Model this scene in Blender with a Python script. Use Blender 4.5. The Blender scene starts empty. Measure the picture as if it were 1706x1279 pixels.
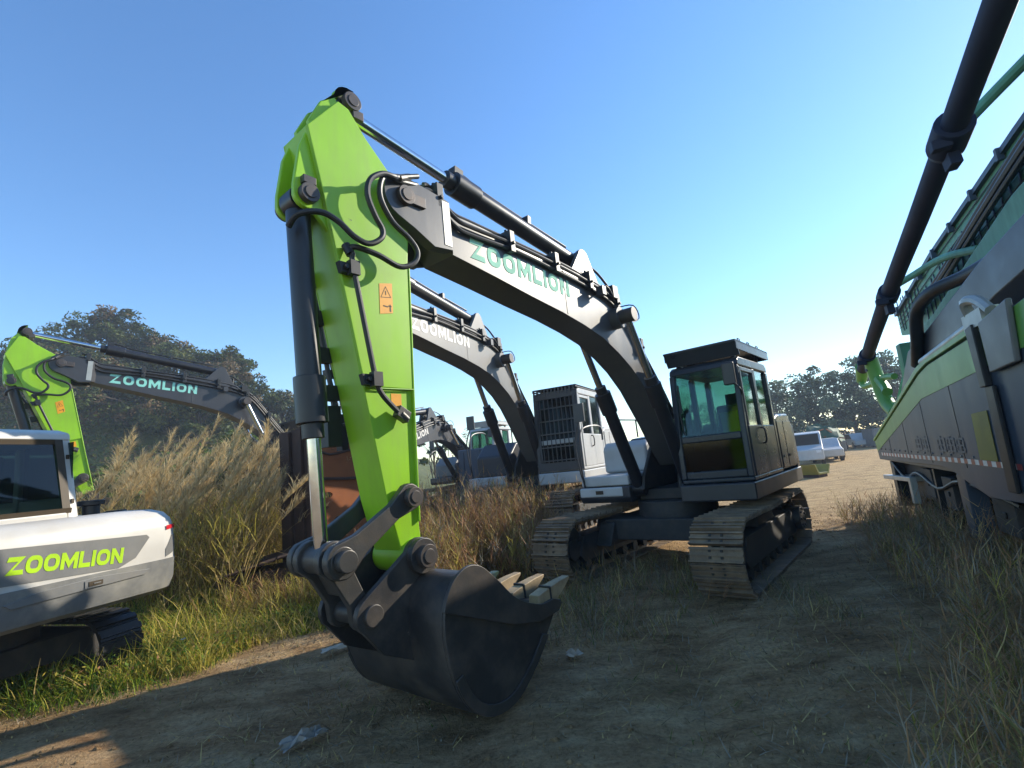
import bpy, math, random
import numpy as np
from mathutils import Vector, Matrix, noise as mnoise

random.seed(7); rng = np.random.default_rng(11)
S = bpy.context.scene
C = S.collection
PI = math.pi

# ------------------------------------------------------------------ materials
def _nt(name):
    m = bpy.data.materials.new(name); m.use_nodes = True
    nt = m.node_tree; b = nt.nodes['Principled BSDF']
    return m, nt, b

def _noise(nt, scale, detail=4, rough=.6, coord='Object', stretch=None):
    tc = nt.nodes.new('ShaderNodeTexCoord'); n = nt.nodes.new('ShaderNodeTexNoise')
    n.inputs['Scale'].default_value = scale; n.inputs['Detail'].default_value = detail; n.inputs['Roughness'].default_value = rough
    src = tc.outputs[coord]
    if stretch:
        mp = nt.nodes.new('ShaderNodeMapping'); mp.inputs['Scale'].default_value = stretch
        nt.links.new(src, mp.inputs['Vector']); src = mp.outputs['Vector']
    nt.links.new(src, n.inputs['Vector'])
    return n.outputs['Fac']

def _ramp(nt, fac, stops):
    r = nt.nodes.new('ShaderNodeValToRGB'); e = r.color_ramp.elements
    while len(e) < len(stops): e.new(.5)
    for el, (p, c) in zip(e, stops):
        el.position = p; el.color = (*c, 1) if len(c) == 3 else c
    nt.links.new(fac, r.inputs['Fac']); return r.outputs['Color']

def _mix(nt, fac, a, b):
    m = nt.nodes.new('ShaderNodeMix'); m.data_type = 'RGBA'
    for sock, v in ((m.inputs['Factor'], fac), (m.inputs['A'], a), (m.inputs['B'], b)):
        if hasattr(v, 'links'): nt.links.new(v, sock)
        elif isinstance(v, (int, float)): sock.default_value = v
        else: sock.default_value = (*v, 1)
    return m.outputs['Result']

def _bump(nt, b, h, strength=.3, dist=.01):
    n = nt.nodes.new('ShaderNodeBump'); n.inputs['Strength'].default_value = strength; n.inputs['Distance'].default_value = dist
    nt.links.new(h, n.inputs['Height']); nt.links.new(n.outputs['Normal'], b.inputs['Normal'])

def paint(name, col, rough=.4, metal=0., dust=.25, dustcol=(.22, .18, .13), scale=3., bump=.0, spec=.5, chips=None, streak=False):
    m, nt, b = _nt(name)
    f = _noise(nt, scale, 6, .65, stretch=(3, 3, .6) if streak else None)
    c2 = tuple(v * .78 for v in col)
    base = _ramp(nt, _noise(nt, scale * .7, 3), [(.3, c2), (.7, col)])
    dm = nt.nodes.new('ShaderNodeMapRange'); dm.inputs[1].default_value = .45; dm.inputs[2].default_value = .8; dm.inputs[4].default_value = dust
    nt.links.new(f, dm.inputs[0])
    out = _mix(nt, dm.outputs[0], base, dustcol)
    if chips:
        cf = _ramp(nt, _noise(nt, 9, 5, .7), [(chips[1], (0, 0, 0)), (chips[1] + .03, (1, 1, 1))])
        out = _mix(nt, cf, out, chips[0])
    nt.links.new(out, b.inputs['Base Color'])
    rr = nt.nodes.new('ShaderNodeMapRange'); rr.inputs[3].default_value = max(.02, rough - .08); rr.inputs[4].default_value = min(1, rough + .18)
    nt.links.new(f, rr.inputs[0]); nt.links.new(rr.outputs[0], b.inputs['Roughness'])
    b.inputs['Metallic'].default_value = metal
    b.inputs['Specular IOR Level'].default_value = spec
    if bump: _bump(nt, b, _noise(nt, scale * 8, 4), bump, .004)
    return m

def flat(name, col, rough=.6, metal=0., emit=None):
    m, nt, b = _nt(name)
    o = _ramp(nt, _noise(nt, 6, 3), [(.3, tuple(v * .8 for v in col)), (.7, col)])
    nt.links.new(o, b.inputs['Base Color'])
    b.inputs['Roughness'].default_value = rough; b.inputs['Metallic'].default_value = metal
    return m

def glass(name, tint, gloss=.06, low=.035):
    m, nt, b = _nt(name); nt.nodes.remove(b)
    o = nt.nodes['Material Output']
    t = nt.nodes.new('ShaderNodeBsdfTransparent'); t.inputs['Color'].default_value = (*tint, 1)
    g = nt.nodes.new('ShaderNodeBsdfGlossy'); g.inputs['Roughness'].default_value = gloss; g.inputs['Color'].default_value = (.9, .95, .95, 1)
    lw = nt.nodes.new('ShaderNodeLayerWeight'); lw.inputs['Blend'].default_value = .25
    mr = nt.nodes.new('ShaderNodeMapRange'); mr.inputs[3].default_value = low; mr.inputs[4].default_value = .8
    pw = nt.nodes.new('ShaderNodeMath'); pw.operation = 'POWER'; pw.inputs[1].default_value = 4.; lw.inputs['Blend'].default_value = .5; nt.links.new(lw.outputs['Facing'], pw.inputs[0]); nt.links.new(pw.outputs[0], mr.inputs[0])
    mx = nt.nodes.new('ShaderNodeMixShader')
    nt.links.new(mr.outputs[0], mx.inputs[0]); nt.links.new(t.outputs[0], mx.inputs[1]); nt.links.new(g.outputs[0], mx.inputs[2])
    nt.links.new(mx.outputs[0], o.inputs['Surface'])
    return m

def leafmat(name, col, trans=.35, rough=.6):
    m, nt, b = _nt(name)
    c = _ramp(nt, _noise(nt, 2.2, 4), [(.3, tuple(v * .6 for v in col)), (.72, tuple(min(1, v * 1.25) for v in col))])
    nt.links.new(c, b.inputs['Base Color']); b.inputs['Roughness'].default_value = rough
    b.inputs['Specular IOR Level'].default_value = .25
    t = nt.nodes.new('ShaderNodeBsdfTranslucent'); nt.links.new(c, t.inputs['Color'])
    mx = nt.nodes.new('ShaderNodeMixShader'); mx.inputs[0].default_value = trans
    o = nt.nodes['Material Output']
    nt.links.new(b.outputs[0], mx.inputs[1]); nt.links.new(t.outputs[0], mx.inputs[2]); nt.links.new(mx.outputs[0], o.inputs['Surface'])
    return m

def dirt_mat():
    m, nt, b = _nt('dirt')
    big = _noise(nt, .35, 5, .6); mid = _noise(nt, 2.3, 6, .7, stretch=(.55, 1.3, 1)); fine = _noise(nt, 26, 6, .75)
    c1 = _ramp(nt, mid, [(.28, (.14, .078, .038)), (.44, (.36, .22, .11)), (.56, (.48, .315, .165)), (.72, (.60, .43, .25))])
    c2 = _ramp(nt, mid, [(.28, (.22, .135, .065)), (.5, (.46, .315, .17)), (.68, (.64, .48, .29))])
    near = _mix(nt, _ramp(nt, big, [(.4, (0, 0, 0)), (.6, (1, 1, 1))]), c1, c2)
    # straw coloured ground farther down the track, its sunlit tone put into the colour
    far = _ramp(nt, mid, [(.3, (.36, .23, .11)), (.65, (.62, .44, .23))])
    tc = nt.nodes.new('ShaderNodeTexCoord'); sx = nt.nodes.new('ShaderNodeSeparateXYZ'); nt.links.new(tc.outputs['Object'], sx.inputs[0])
    mr = nt.nodes.new('ShaderNodeMapRange'); mr.inputs[1].default_value = 9; mr.inputs[2].default_value = 15; nt.links.new(sx.outputs['Y'], mr.inputs[0])
    col = _mix(nt, mr.outputs[0], near, far)
    # worn green film under the verge on the left
    mo = _ramp(nt, _noise(nt, 1.1, 6, .72, stretch=(.8, 1.2, 1)), [(.52, (0, 0, 0)), (.66, (1, 1, 1))])
    mm = nt.nodes.new('ShaderNodeMath'); mm.operation = 'MULTIPLY'; mm.inputs[1].default_value = .45; nt.links.new(mo, mm.inputs[0])
    col = _mix(nt, mm.outputs[0], col, (.115, .085, .04))
    gm = _ramp(nt, fine, [(.28, (.52, .50, .47)), (.5, (1., .98, .94)), (.72, (1.3, 1.26, 1.2))])
    mul = nt.nodes.new('ShaderNodeMix'); mul.data_type = 'RGBA'; mul.blend_type = 'MULTIPLY'; mul.inputs['Factor'].default_value = 1
    nt.links.new(col, mul.inputs['A']); nt.links.new(gm, mul.inputs['B'])
    nt.links.new(mul.outputs['Result'], b.inputs['Base Color'])
    b.inputs['Roughness'].default_value = .95; b.inputs['Specular IOR Level'].default_value = .15
    add = nt.nodes.new('ShaderNodeMath'); add.operation = 'ADD'; nt.links.new(mid, add.inputs[0]); nt.links.new(fine, add.inputs[1])
    _bump(nt, b, add.outputs[0], 1., .06)
    return m

M = dict(
    black=paint('charcoal_paint', (.042, .042, .048), .36, dust=.28, dustcol=(.1, .09, .08), scale=2.2),
    boom=paint('boom_paint', (.075, .074, .076), .33, dust=.3, dustcol=(.16, .14, .115), scale=1.6, streak=True),
    under=paint('undercarriage_paint', (.035, .032, .03), .6, dust=.5, dustcol=(.13, .10, .075), scale=4),
    cabpaint=paint('cab_paint', (.040, .048, .060), .24, dust=.08, dustcol=(.12, .12, .12), scale=2, spec=.3),
    rubber=paint('rubber', (.014, .014, .015), .42, dust=.15, dustcol=(.08, .075, .07), scale=5),
    cyl=paint('cylinder_paint', (.016, .016, .02), .3, dust=.15, dustcol=(.07, .06, .055), scale=5),
    chrome=paint('chrome', (.62, .64, .68), .1, metal=1., dust=.1, scale=8),
    green=paint('lime_paint', (.305, .60, .012), .36, dust=.45, dustcol=(.20, .30, .05), scale=1.8, streak=True, chips=((.05, .045, .03), .70)),
    weld=flat('weld_bead', (.20, .42, .01), .5),
    greendark=paint('lime_paint_clean', (.24, .56, .012), .3, dust=.05, scale=2),
    steel=paint('worn_steel', (.085, .08, .075), .40, metal=.45, dust=.6, dustcol=(.12, .085, .055), scale=7, bump=.3, chips=((.26, .24, .21), .70)),
    bucket=paint('bucket_paint', (.030, .028, .028), .42, dust=.7, dustcol=(.13, .10, .075), scale=3.2, bump=.35, chips=((.20, .17, .14), .69)),
    scraped_lit=paint('scraped_lit_steel', (.055, .050, .047), .42, metal=.2, dust=.6, dustcol=(.15, .11, .08), scale=4, bump=.3, chips=((.24, .20, .16), .68)),  # lighter for scrapes, and for sunlight painted onto the side cutters
    tooth=paint('tooth_steel', (.42, .31, .18), .55, metal=.1, dust=.8, dustcol=(.17, .11, .06), scale=9, bump=.3),
    track=paint('track_steel', (.20, .14, .09), .6, metal=.1, dust=.8, dustcol=(.40, .285, .175), scale=5, bump=.5),
    pin=paint('pin_steel', (.075, .065, .06), .42, metal=.3, dust=.5, dustcol=(.14, .075, .045), scale=12),
    white=paint('white_paint', (.60, .57, .52), .36, dust=.35, dustcol=(.42, .35, .25), scale=2.2),
    whitecab=paint('grey_white_paint', (.55, .55, .54), .35, dust=.25, dustcol=(.38, .32, .24), scale=2.2),
    grey=paint('mid_grey_paint', (.17, .17, .165), .42, dust=.35, dustcol=(.3, .26, .2), scale=3),
    greyboom=paint('grey_boom_paint', (.13, .125, .12), .42, dust=.3, dustcol=(.2, .17, .14), scale=2),
    scuff=paint('scuffed_grey', (.17, .17, .165), .5, dust=.55, dustcol=(.42, .39, .32), scale=3, chips=((.60, .52, .30), .72)),
    rust=paint('rust', (.33, .105, .032), .85, dust=.65, dustcol=(.13, .05, .025), scale=2.6, bump=.6, chips=((.05, .03, .02), .66)),
    darkrust=paint('dark_rust', (.06, .03, .02), .85, dust=.5, dustcol=(.11, .06, .04), scale=3, bump=.5),
    blue=paint('faded_blue', (.09, .25, .50), .6, dust=.5, dustcol=(.25, .2, .15), scale=5),
    glass=glass('teal_glass', (.46, .62, .57)),
    darkglass=glass('smoked_glass', (.12, .20, .20), low=.012), drk=glass('dark_rear_glass', (.10, .17, .14), .03),
    ledlens=flat('lens', (.8, .8, .8), .2),
    fadedink=flat('faded_ink', (.10, .12, .145), .5),
    red=flat('reflector_red', (.62, .02, .03), .25),
    orange=flat('orange_label', (.85, .36, .01), .45),
    ink=flat('label_ink', (.05, .03, .01), .6),
    palegreen=flat('pale_green_letters', (.42, .78, .58), .9),
    mint=flat('mint_letters', (.28, .68, .58), .4),
    cream=flat('cream_letters', (.72, .68, .62), .5),
    lime=flat('lime_letters', (.42, .68, .01), .4),
    seat=flat('seat_fabric', (.03, .032, .035), .8),
    hivis=flat('lime_seat_back', (.16, .30, .015), .7),
    truckgreen=paint('truck_green', (.17, .40, .075), .38, dust=.3, dustcol=(.3, .32, .2), scale=1.6, streak=True),
    truckpale=paint('truck_pale_green', (.16, .40, .24), .5, dust=.6, dustcol=(.08, .13, .1), scale=2.2, streak=True),
    truckgrey=paint('truck_slate', (.050, .072, .105), .42, dust=.3, dustcol=(.16, .15, .14), scale=1.4, streak=True),
    polepaint=paint('pole_paint', (.018, .023, .05), .65, dust=.0, dustcol=(.1, .1, .11), scale=2),
    silver=paint('silver_paint', (.5, .5, .46), .4, metal=.4, dust=.4, dustcol=(.3, .28, .22), scale=4),
    tape=flat('reflective_white', (.75, .76, .72), .4),
    tapered=flat('reflective_red', (.35, .06, .05), .4),
    yellow=paint('faded_yellow', (.30, .25, .03), .5, dust=.4, scale=3),
    bark=paint('bark', (.10, .075, .05), .9, dust=.4, scale=6, bump=.5),
    paper=flat('dirty_paper', (.50, .43, .34), .8),
    plastic=flat('blue_grey_plastic', (.30, .27, .23), .5),
    dirt=dirt_mat(),
    carred=paint('dull_red', (.33, .05, .04), .35, dust=.3, scale=2),
    tarp=paint('green_tarp', (.035, .10, .05), .7, dust=.3, scale=3, bump=.4),
)
L_leaf = {k: leafmat(k, c, t) for k, c, t in [
    ('grass_green', (.085, .17, .018), .4), ('grass_bright', (.36, .44, .04), .45), ('grass_yellow', (.58, .48, .09), .4),
    ('straw', (.64, .47, .19), .35), ('straw_dark', (.22, .15, .07), .3), ('plume', (.80, .62, .33), .5), ('plume_dark', (.52, .39, .20), .4),
    ('weed_brown', (.42, .25, .12), .3), ('weed_red', (.42, .22, .11), .3), ('weed_olive', (.26, .22, .06), .35), ('weed_grey', (.36, .30, .21), .3),
    ('leaf_dark', (.055, .075, .026), .25), ('leaf_mid', (.095, .125, .035), .3), ('leaf_olive', (.16, .165, .045), .3), ('leaf_bright', (.17, .26, .04), .35),
    ('leaf_brown', (.19, .13, .06), .25), ('leaf_far', (.10, .15, .085), .3), ('leaf_far_light', (.18, .24, .13), .3), ('petal', (.8, .8, .76), .3)]}

# ------------------------------------------------------------------ mesh helpers
class MB:
    def __init__(s): s.v = []; s.f = []; s.m = []
    def add(s, vs, fs, m=0):
        o = len(s.v); s.v += [tuple(p) for p in vs]; s.f += [tuple(i + o for i in f) for f in fs]; s.m += [m] * len(fs); return s
    def box(s, x0, x1, y0, y1, z0, z1, m=0):
        v = [(x, y, z) for x in (x0, x1) for y in (y0, y1) for z in (z0, z1)]
        return s.add(v, [(0, 1, 3, 2), (4, 6, 7, 5), (0, 4, 5, 1), (2, 3, 7, 6), (0, 2, 6, 4), (1, 5, 7, 3)], m)
    def obox(s, c, ax, ay, az, m=0):          # centre, three half-axis vectors
        c, ax, ay, az = map(Vector, (c, ax, ay, az))
        v = [c + i * ax + j * ay + k * az for i in (-1, 1) for j in (-1, 1) for k in (-1, 1)]
        return s.add(v, [(0, 1, 3, 2), (4, 6, 7, 5), (0, 4, 5, 1), (2, 3, 7, 6), (0, 2, 6, 4), (1, 5, 7, 3)], m)
    def prism(s, out, y0, y1, m=0, plane='xz'):
        n = len(out)
        P = (lambda a, b, y: (a, y, b)) if plane == 'xz' else ((lambda a, b, y: (a, b, y)) if plane == 'xy' else (lambda a, b, y: (y, a, b)))
        v = [P(a, b, y0) for a, b in out] + [P(a, b, y1) for a, b in out]
        f = [tuple(range(n)), tuple(range(2 * n - 1, n - 1, -1))] + [(i, i + n, (i + 1) % n + n, (i + 1) % n) for i in range(n)]
        return s.add(v, f, m)
    def cyl(s, p0, p1, r0, r1=None, n=20, m=0, cap=True):
        r1 = r0 if r1 is None else r1
        p0, p1 = Vector(p0), Vector(p1); d = (p1 - p0).normalized()
        a = d.orthogonal().normalized(); b = d.cross(a)
        v = []
        for p, r in ((p0, r0), (p1, r1)):
            v += [p + r * (math.cos(2 * PI * i / n) * a + math.sin(2 * PI * i / n) * b) for i in range(n)]
        f = [(i, (i + 1) % n, (i + 1) % n + n, i + n) for i in range(n)]
        if cap: f += [tuple(range(n - 1, -1, -1)), tuple(range(n, 2 * n))]
        return s.add(v, f, m)
    def tube(s, pts, r, n=8, m=0, sub=4, taper=1.):
        P = [Vector(p) for p in pts]
        if sub > 1 and len(P) > 2:
            Q = []
            for i in range(len(P) - 1):
                a, b, c, d = P[max(i - 1, 0)], P[i], P[i + 1], P[min(i + 2, len(P) - 1)]
                for k in range(sub):
                    t = k / sub
                    Q.append(.5 * ((2 * b) + (c - a) * t + (2 * a - 5 * b + 4 * c - d) * t * t + (3 * b - a - 3 * c + d) * t ** 3))
            Q.append(P[-1]); P = Q
        up = None; v = []
        for i, p in enumerate(P):
            d = (P[min(i + 1, len(P) - 1)] - P[max(i - 1, 0)]).normalized()
            if up is None: up = d.orthogonal().normalized()
            up = (up - d * up.dot(d)).normalized(); b = d.cross(up)
            rr = r * (1 + (taper - 1) * i / (len(P) - 1))
            v += [p + rr * (math.cos(2 * PI * k / n) * up + math.sin(2 * PI * k / n) * b) for k in range(n)]
        f = []
        for i in range(len(P) - 1):
            f += [(i * n + k, i * n + (k + 1) % n, (i + 1) * n + (k + 1) % n, (i + 1) * n + k) for k in range(n)]
        f += [tuple(range(n - 1, -1, -1)), tuple(range((len(P) - 1) * n, len(P) * n))]
        return s.add(v, f, m)
    def loft(s, rings, m=0, cap=True, mats=None):
        n = len(rings[0]); o = len(s.v)
        for r in rings: s.v += [tuple(p) for p in r]
        for i in range(len(rings) - 1):
            for k in range(n):
                s.f.append((o + i * n + k, o + i * n + (k + 1) % n, o + (i + 1) * n + (k + 1) % n, o + (i + 1) * n + k)); s.m.append(mats[i] if mats else m)
        if cap:
            s.f.append(tuple(o + k for k in range(n - 1, -1, -1))); s.m.append(mats[0] if mats else m)
            s.f.append(tuple(o + (len(rings) - 1) * n + k for k in range(n))); s.m.append(mats[-1] if mats else m)
        return s
    def xf(s, fn):
        if fn: s.v = [fn(p) for p in s.v]
        return s
    def build(s, name, mats, parent=None, bevel=0., smooth=32, seg=2):
        me = bpy.data.meshes.new(name); me.from_pydata(s.v, [], s.f)
        mats = mats if isinstance(mats, (list, tuple)) else [mats]
        for m in mats: me.materials.append(m)
        me.polygons.foreach_set('material_index', s.m)
        import bmesh
        bm = bmesh.new(); bm.from_mesh(me); bmesh.ops.recalc_face_normals(bm, faces=bm.faces); bm.to_mesh(me); bm.free()
        me.shade_smooth(); me.set_sharp_from_angle(angle=math.radians(smooth))
        o = bpy.data.objects.new(name, me); C.objects.link(o)
        if parent: o.parent = parent
        if bevel:
            b = o.modifiers.new('bevel', 'BEVEL'); b.width = bevel; b.segments = seg; b.limit_method = 'ANGLE'; b.angle_limit = math.radians(40)
            b.harden_normals = True
        return o

def tag(o, label=None, cat=None, group=None, kind=None):
    if label: o['label'] = label
    if cat: o['category'] = cat
    if group: o['group'] = group
    if kind: o['kind'] = kind
    return o
def empty(name, loc, rz=0., **k):
    o = bpy.data.objects.new(name, None); C.objects.link(o); o.location = loc; o.rotation_euler = (0, 0, rz); o.empty_display_size = .3
    return tag(o, **k)

def np_mesh(name, V, F, mats, mi=None, parent=None, smooth=False):
    me = bpy.data.meshes.new(name); V = np.asarray(V, np.float32); F = np.asarray(F, np.int32); k = F.shape[1]
    me.vertices.add(len(V)); me.vertices.foreach_set('co', V.ravel())
    me.loops.add(F.size); me.loops.foreach_set('vertex_index', F.ravel())
    me.polygons.add(len(F)); me.polygons.foreach_set('loop_start', np.arange(0, F.size, k, dtype=np.int32))
    for m in mats: me.materials.append(m)
    if mi is not None: me.polygons.foreach_set('material_index', np.asarray(mi, np.int32))
    me.polygons.foreach_set('use_smooth', np.full(len(F), smooth))
    me.update(calc_edges=True)
    o = bpy.data.objects.new(name, me); C.objects.link(o)
    if parent: o.parent = parent
    return o

class Rib:            # many curved ribbons (blades, straws, strands) gathered into one mesh
    def __init__(s): s.V = []; s.F = []; s.m = []; s.n = 0
    def add(s, base, az, length, lean, bend, width, mat, seg=3, face=None):
        base = np.asarray(base, float); N = len(base)
        A = lambda a: np.broadcast_to(np.asarray(a, float), (N,))
        az, length, lean, bend, width = map(A, (az, length, lean, bend, width))
        hd = np.stack([np.cos(az), np.sin(az), np.zeros(N)], 1)
        ta = A(face) if face is not None else az + PI / 2 + rng.normal(0, .5, N)
        wd = np.stack([np.cos(ta), np.sin(ta), np.zeros(N)], 1)
        p = base.copy(); rows = []
        for i in range(seg + 1):
            t = i / seg; w = width * (1 - t ** 1.6 * .93) * .5
            rows += [p - wd * w[:, None], p + wd * w[:, None]]
            phi = lean + bend * (t + .5 / seg)
            st = length / seg
            p = p + hd * (np.sin(phi) * st)[:, None]; p[:, 2] += np.cos(phi) * st
        V = np.stack(rows, 1).reshape(-1, 3)
        k = 2 * (seg + 1); off = s.n + np.arange(N)[:, None] * k
        for i in range(seg):
            s.F.append(off + np.array([2 * i, 2 * i + 1, 2 * i + 3, 2 * i + 2])[None, :]); s.m.append(np.broadcast_to(mat, (N,)))
        s.V.append(V); s.n += len(V)
        return p
    def build(s, name, mats, **k):
        o = np_mesh(name, np.concatenate(s.V), np.concatenate(s.F), mats, np.concatenate(s.m))
        return tag(o, **k)

def leaf_quads(cen, size, flatness=0.):
    N = len(cen); a = rng.normal(size=(N, 3)); a[:, 2] *= (1 - flatness); a /= np.linalg.norm(a, axis=1)[:, None] + 1e-9
    b = np.cross(a, rng.normal(size=(N, 3))); b /= np.linalg.norm(b, axis=1)[:, None] + 1e-9
    sz = np.broadcast_to(size, (N,))[:, None] * rng.uniform(.6, 1.3, (N, 1))
    V = np.stack([cen - a * sz, cen + b * sz * .45, cen + a * sz, cen - b * sz * .45], 1).reshape(-1, 3)
    return V, np.arange(N * 4).reshape(N, 4)

# ------------------------------------------------------------------ block lettering
def letters(mb, word, put, adv_gap=.16, slant=.0):
    """word in unit-height capitals; put(u, v) -> 3D point on the painted face"""
    def rr(x0, y0, x1, y1, r, n=5):
        p = []
        for cx, cy, a0 in ((x1 - r, y1 - r, 0), (x0 + r, y1 - r, 90), (x0 + r, y0 + r, 180), (x1 - r, y0 + r, 270)):
            p += [(cx + r * math.cos(math.radians(a0 + 90 * k / n)), cy + r * math.sin(math.radians(a0 + 90 * k / n))) for k in range(n + 1)]
        return p
    u = 0.; T = .27
    def quad(pts): mb.add([put(u + a + b * slant, b) for a, b in pts], [tuple(range(len(pts)))])
    for ch in word:
        if ch == 'O':
            w = 1.05; o, i = rr(0, 0, w, 1, .42), rr(T, T * .95, w - T, 1 - T * .95, .18); n = len(o)
            mb.add([put(u + a + b * slant, b) for a, b in o + i], [(k, (k + 1) % n, (k + 1) % n + n, k + n) for k in range(n)])
        elif ch == 'Z':
            w = 1.1; quad([(0, 1 - T), (w - .42, 1 - T), (w, 1), (.08, 1)]); quad([(0, 0), (w, 0), (w - .04, T), (.42, T)])
            quad([(0, 0), (.42, T), (w, 1), (w - .42, 1 - T)])
        elif ch == 'L':
            w = .85; quad([(0, 0), (T, 0), (T, 1), (0, 1)]); quad([(T, 0), (w, 0), (w, T), (T, T)])
        elif ch == 'I':
            w = T; quad([(0, 0), (T, 0), (T, 1), (0, 1)])
        elif ch == 'N':
            w = 1.0; quad([(0, 0), (T, 0), (T, 1), (0, 1)]); quad([(w - T, 0), (w, 0), (w, 1), (w - T, 1)]); quad([(T, 1 - .42), (w - T, 0), (w - T, .42), (T, 1)])
        elif ch == 'M':
            w = 1.2; quad([(0, 0), (T, 0), (T, 1), (0, 1)]); quad([(w - T, 0), (w, 0), (w, 1), (w - T, 1)])
            quad([(T, .55), (w / 2, .05), (w / 2, .5), (T, 1)]); quad([(w / 2, .05), (w - T, .55), (w - T, 1), (w / 2, .5)])
        u += w + adv_gap
    return u - adv_gap

# ------------------------------------------------------------------ terrain
def sm(a, b, x): t = np.clip((x - a) / (b - a), 0, 1); return t * t * (3 - 2 * t)
def vnoise(x, y, s, seed=0):
    o = 0
    for k, (fx, fy, ph) in enumerate([(1, .3, .2), (-.4, 1.1, 1.7), (.8, -.9, 3.1), (1.7, 1.3, 4.4), (-2.1, .9, .7), (.6, 2.6, 2.2)]):
        o = o + np.sin((x * fx + y * fy) * s + ph + seed) / (1 + k * .35)
    return o / 3
def gz(x, y):
    x = np.asarray(x, float); y = np.asarray(y, float)
    g = .30 * sm(8.8, 11.5, y) * sm(3.2, 1.2, x)
    fade = sm(60, 20, np.hypot(x, y))
    g = g + fade * (.020 * vnoise(x, y, 1.6) + .012 * vnoise(x, y, 5.2, 2) + .006 * vnoise(x, y, 13, 5))
    g = g + .010 * np.sign(np.sin(2 * PI * (y + .5 * np.abs((x - .35 * y) - .62)) / .30)) * (np.abs((x - .35 * y) - .62) < .17) * sm(6.8, 6.2, y) * sm(2., 2.3, y)
    # shallow wheel ruts running down the track
    d = x - (.35 * y - .4)
    g = g - .045 * np.exp(-((d - .15) / .22) ** 2) * sm(9, 6, y) - .04 * np.exp(-((d + 1.5) / .25) ** 2) * sm(6, 4.5, y)
    return g

def make_ground():
    def axis(a, b, st, far):
        c = np.arange(a, b + st / 2, st); out = []; s = st; p = b
        while p < far: s *= 1.22; p += s; out.append(p)
        neg = []; s = st; p = a
        while p > -far: s *= 1.22; p -= s; neg.append(p)
        return np.concatenate([neg[::-1], c, out])
    xs = axis(-6, 8, .075, 600); ys = axis(.5, 13, .075, 600)
    X, Y = np.meshgrid(xs, ys); Z = gz(X, Y)
    V = np.stack([X, Y, Z], -1).reshape(-1, 3); nx = len(xs)
    i = (np.arange(len(ys) - 1)[:, None] * nx + np.arange(nx - 1)[None, :]).ravel()
    F = np.stack([i, i + 1, i + nx + 1, i + nx], 1)
    o = np_mesh('ground', V, F, [M['dirt']], smooth=True); tag(o, 'dry packed dirt ground with ruts, stones and thin grass', 'ground', kind='structure')
make_ground()

# ------------------------------------------------------------------ excavator
FOOT = (-.15, 1.74); PT = (5.52, 4.155); PA = (5.893, 4.929); PB = (5.583, 1.208); PC = (6.325, 3.93)
PJ = (6.24, 1.30); PL = (5.648, 1.649); PD = (6.03, .90); LUG = (1.78, 3.69); CF = (.42, 1.22); ACB = (2.35, 4.47)

def rot2(p, o, a):
    c, s = math.cos(a), math.sin(a); x, z = p[0] - o[0], p[-1] - o[1]
    q = (o[0] + c * x - s * z, o[1] + s * x + c * z)
    return q if len(p) == 2 else (q[0], p[1], q[1])

def arc(c, r, a0, a1, n=8): return [(c[0] + r * math.cos(math.radians(a0 + (a1 - a0) * k / n)), c[1] + r * math.sin(math.radians(a0 + (a1 - a0) * k / n))) for k in range(n + 1)]

def cyl_parts(root, name, p0, p1, rb, rr, frac, rodname='rod', y=0., gland=True, mat=None):
    """barrel from p0, rod to p1 (x,z)"""
    p0 = Vector((p0[0], y, p0[1])); p1 = Vector((p1[0], y, p1[1])); d = p1 - p0; m = p0 + d * frac; u = d.normalized()
    b = MB().cyl(p0 + u * .08, m, rb, n=28)
    if gland:
        b.cyl(m - u * .34, m + u * .0, rb * 1.27, n=28); b.cyl(m, m + u * .11, rb * .88, n=24)
    b.cyl(p0 - Vector((0, rb * .95, 0)), p0 + Vector((0, rb * .95, 0)), rb * 1.15, n=20)
    o = b.build(name, mat or M['cyl'], root, bevel=.006)
    r = MB().cyl(m + u * .05, p1 - u * rr, rr, n=24).cyl(p1 - Vector((0, rr * 1.6, 0)), p1 + Vector((0, rr * 1.6, 0)), rr * 1.7, n=20, m=1)
    r.build(rodname, [M['chrome'], M['cyl']], o)
    return o

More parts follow.
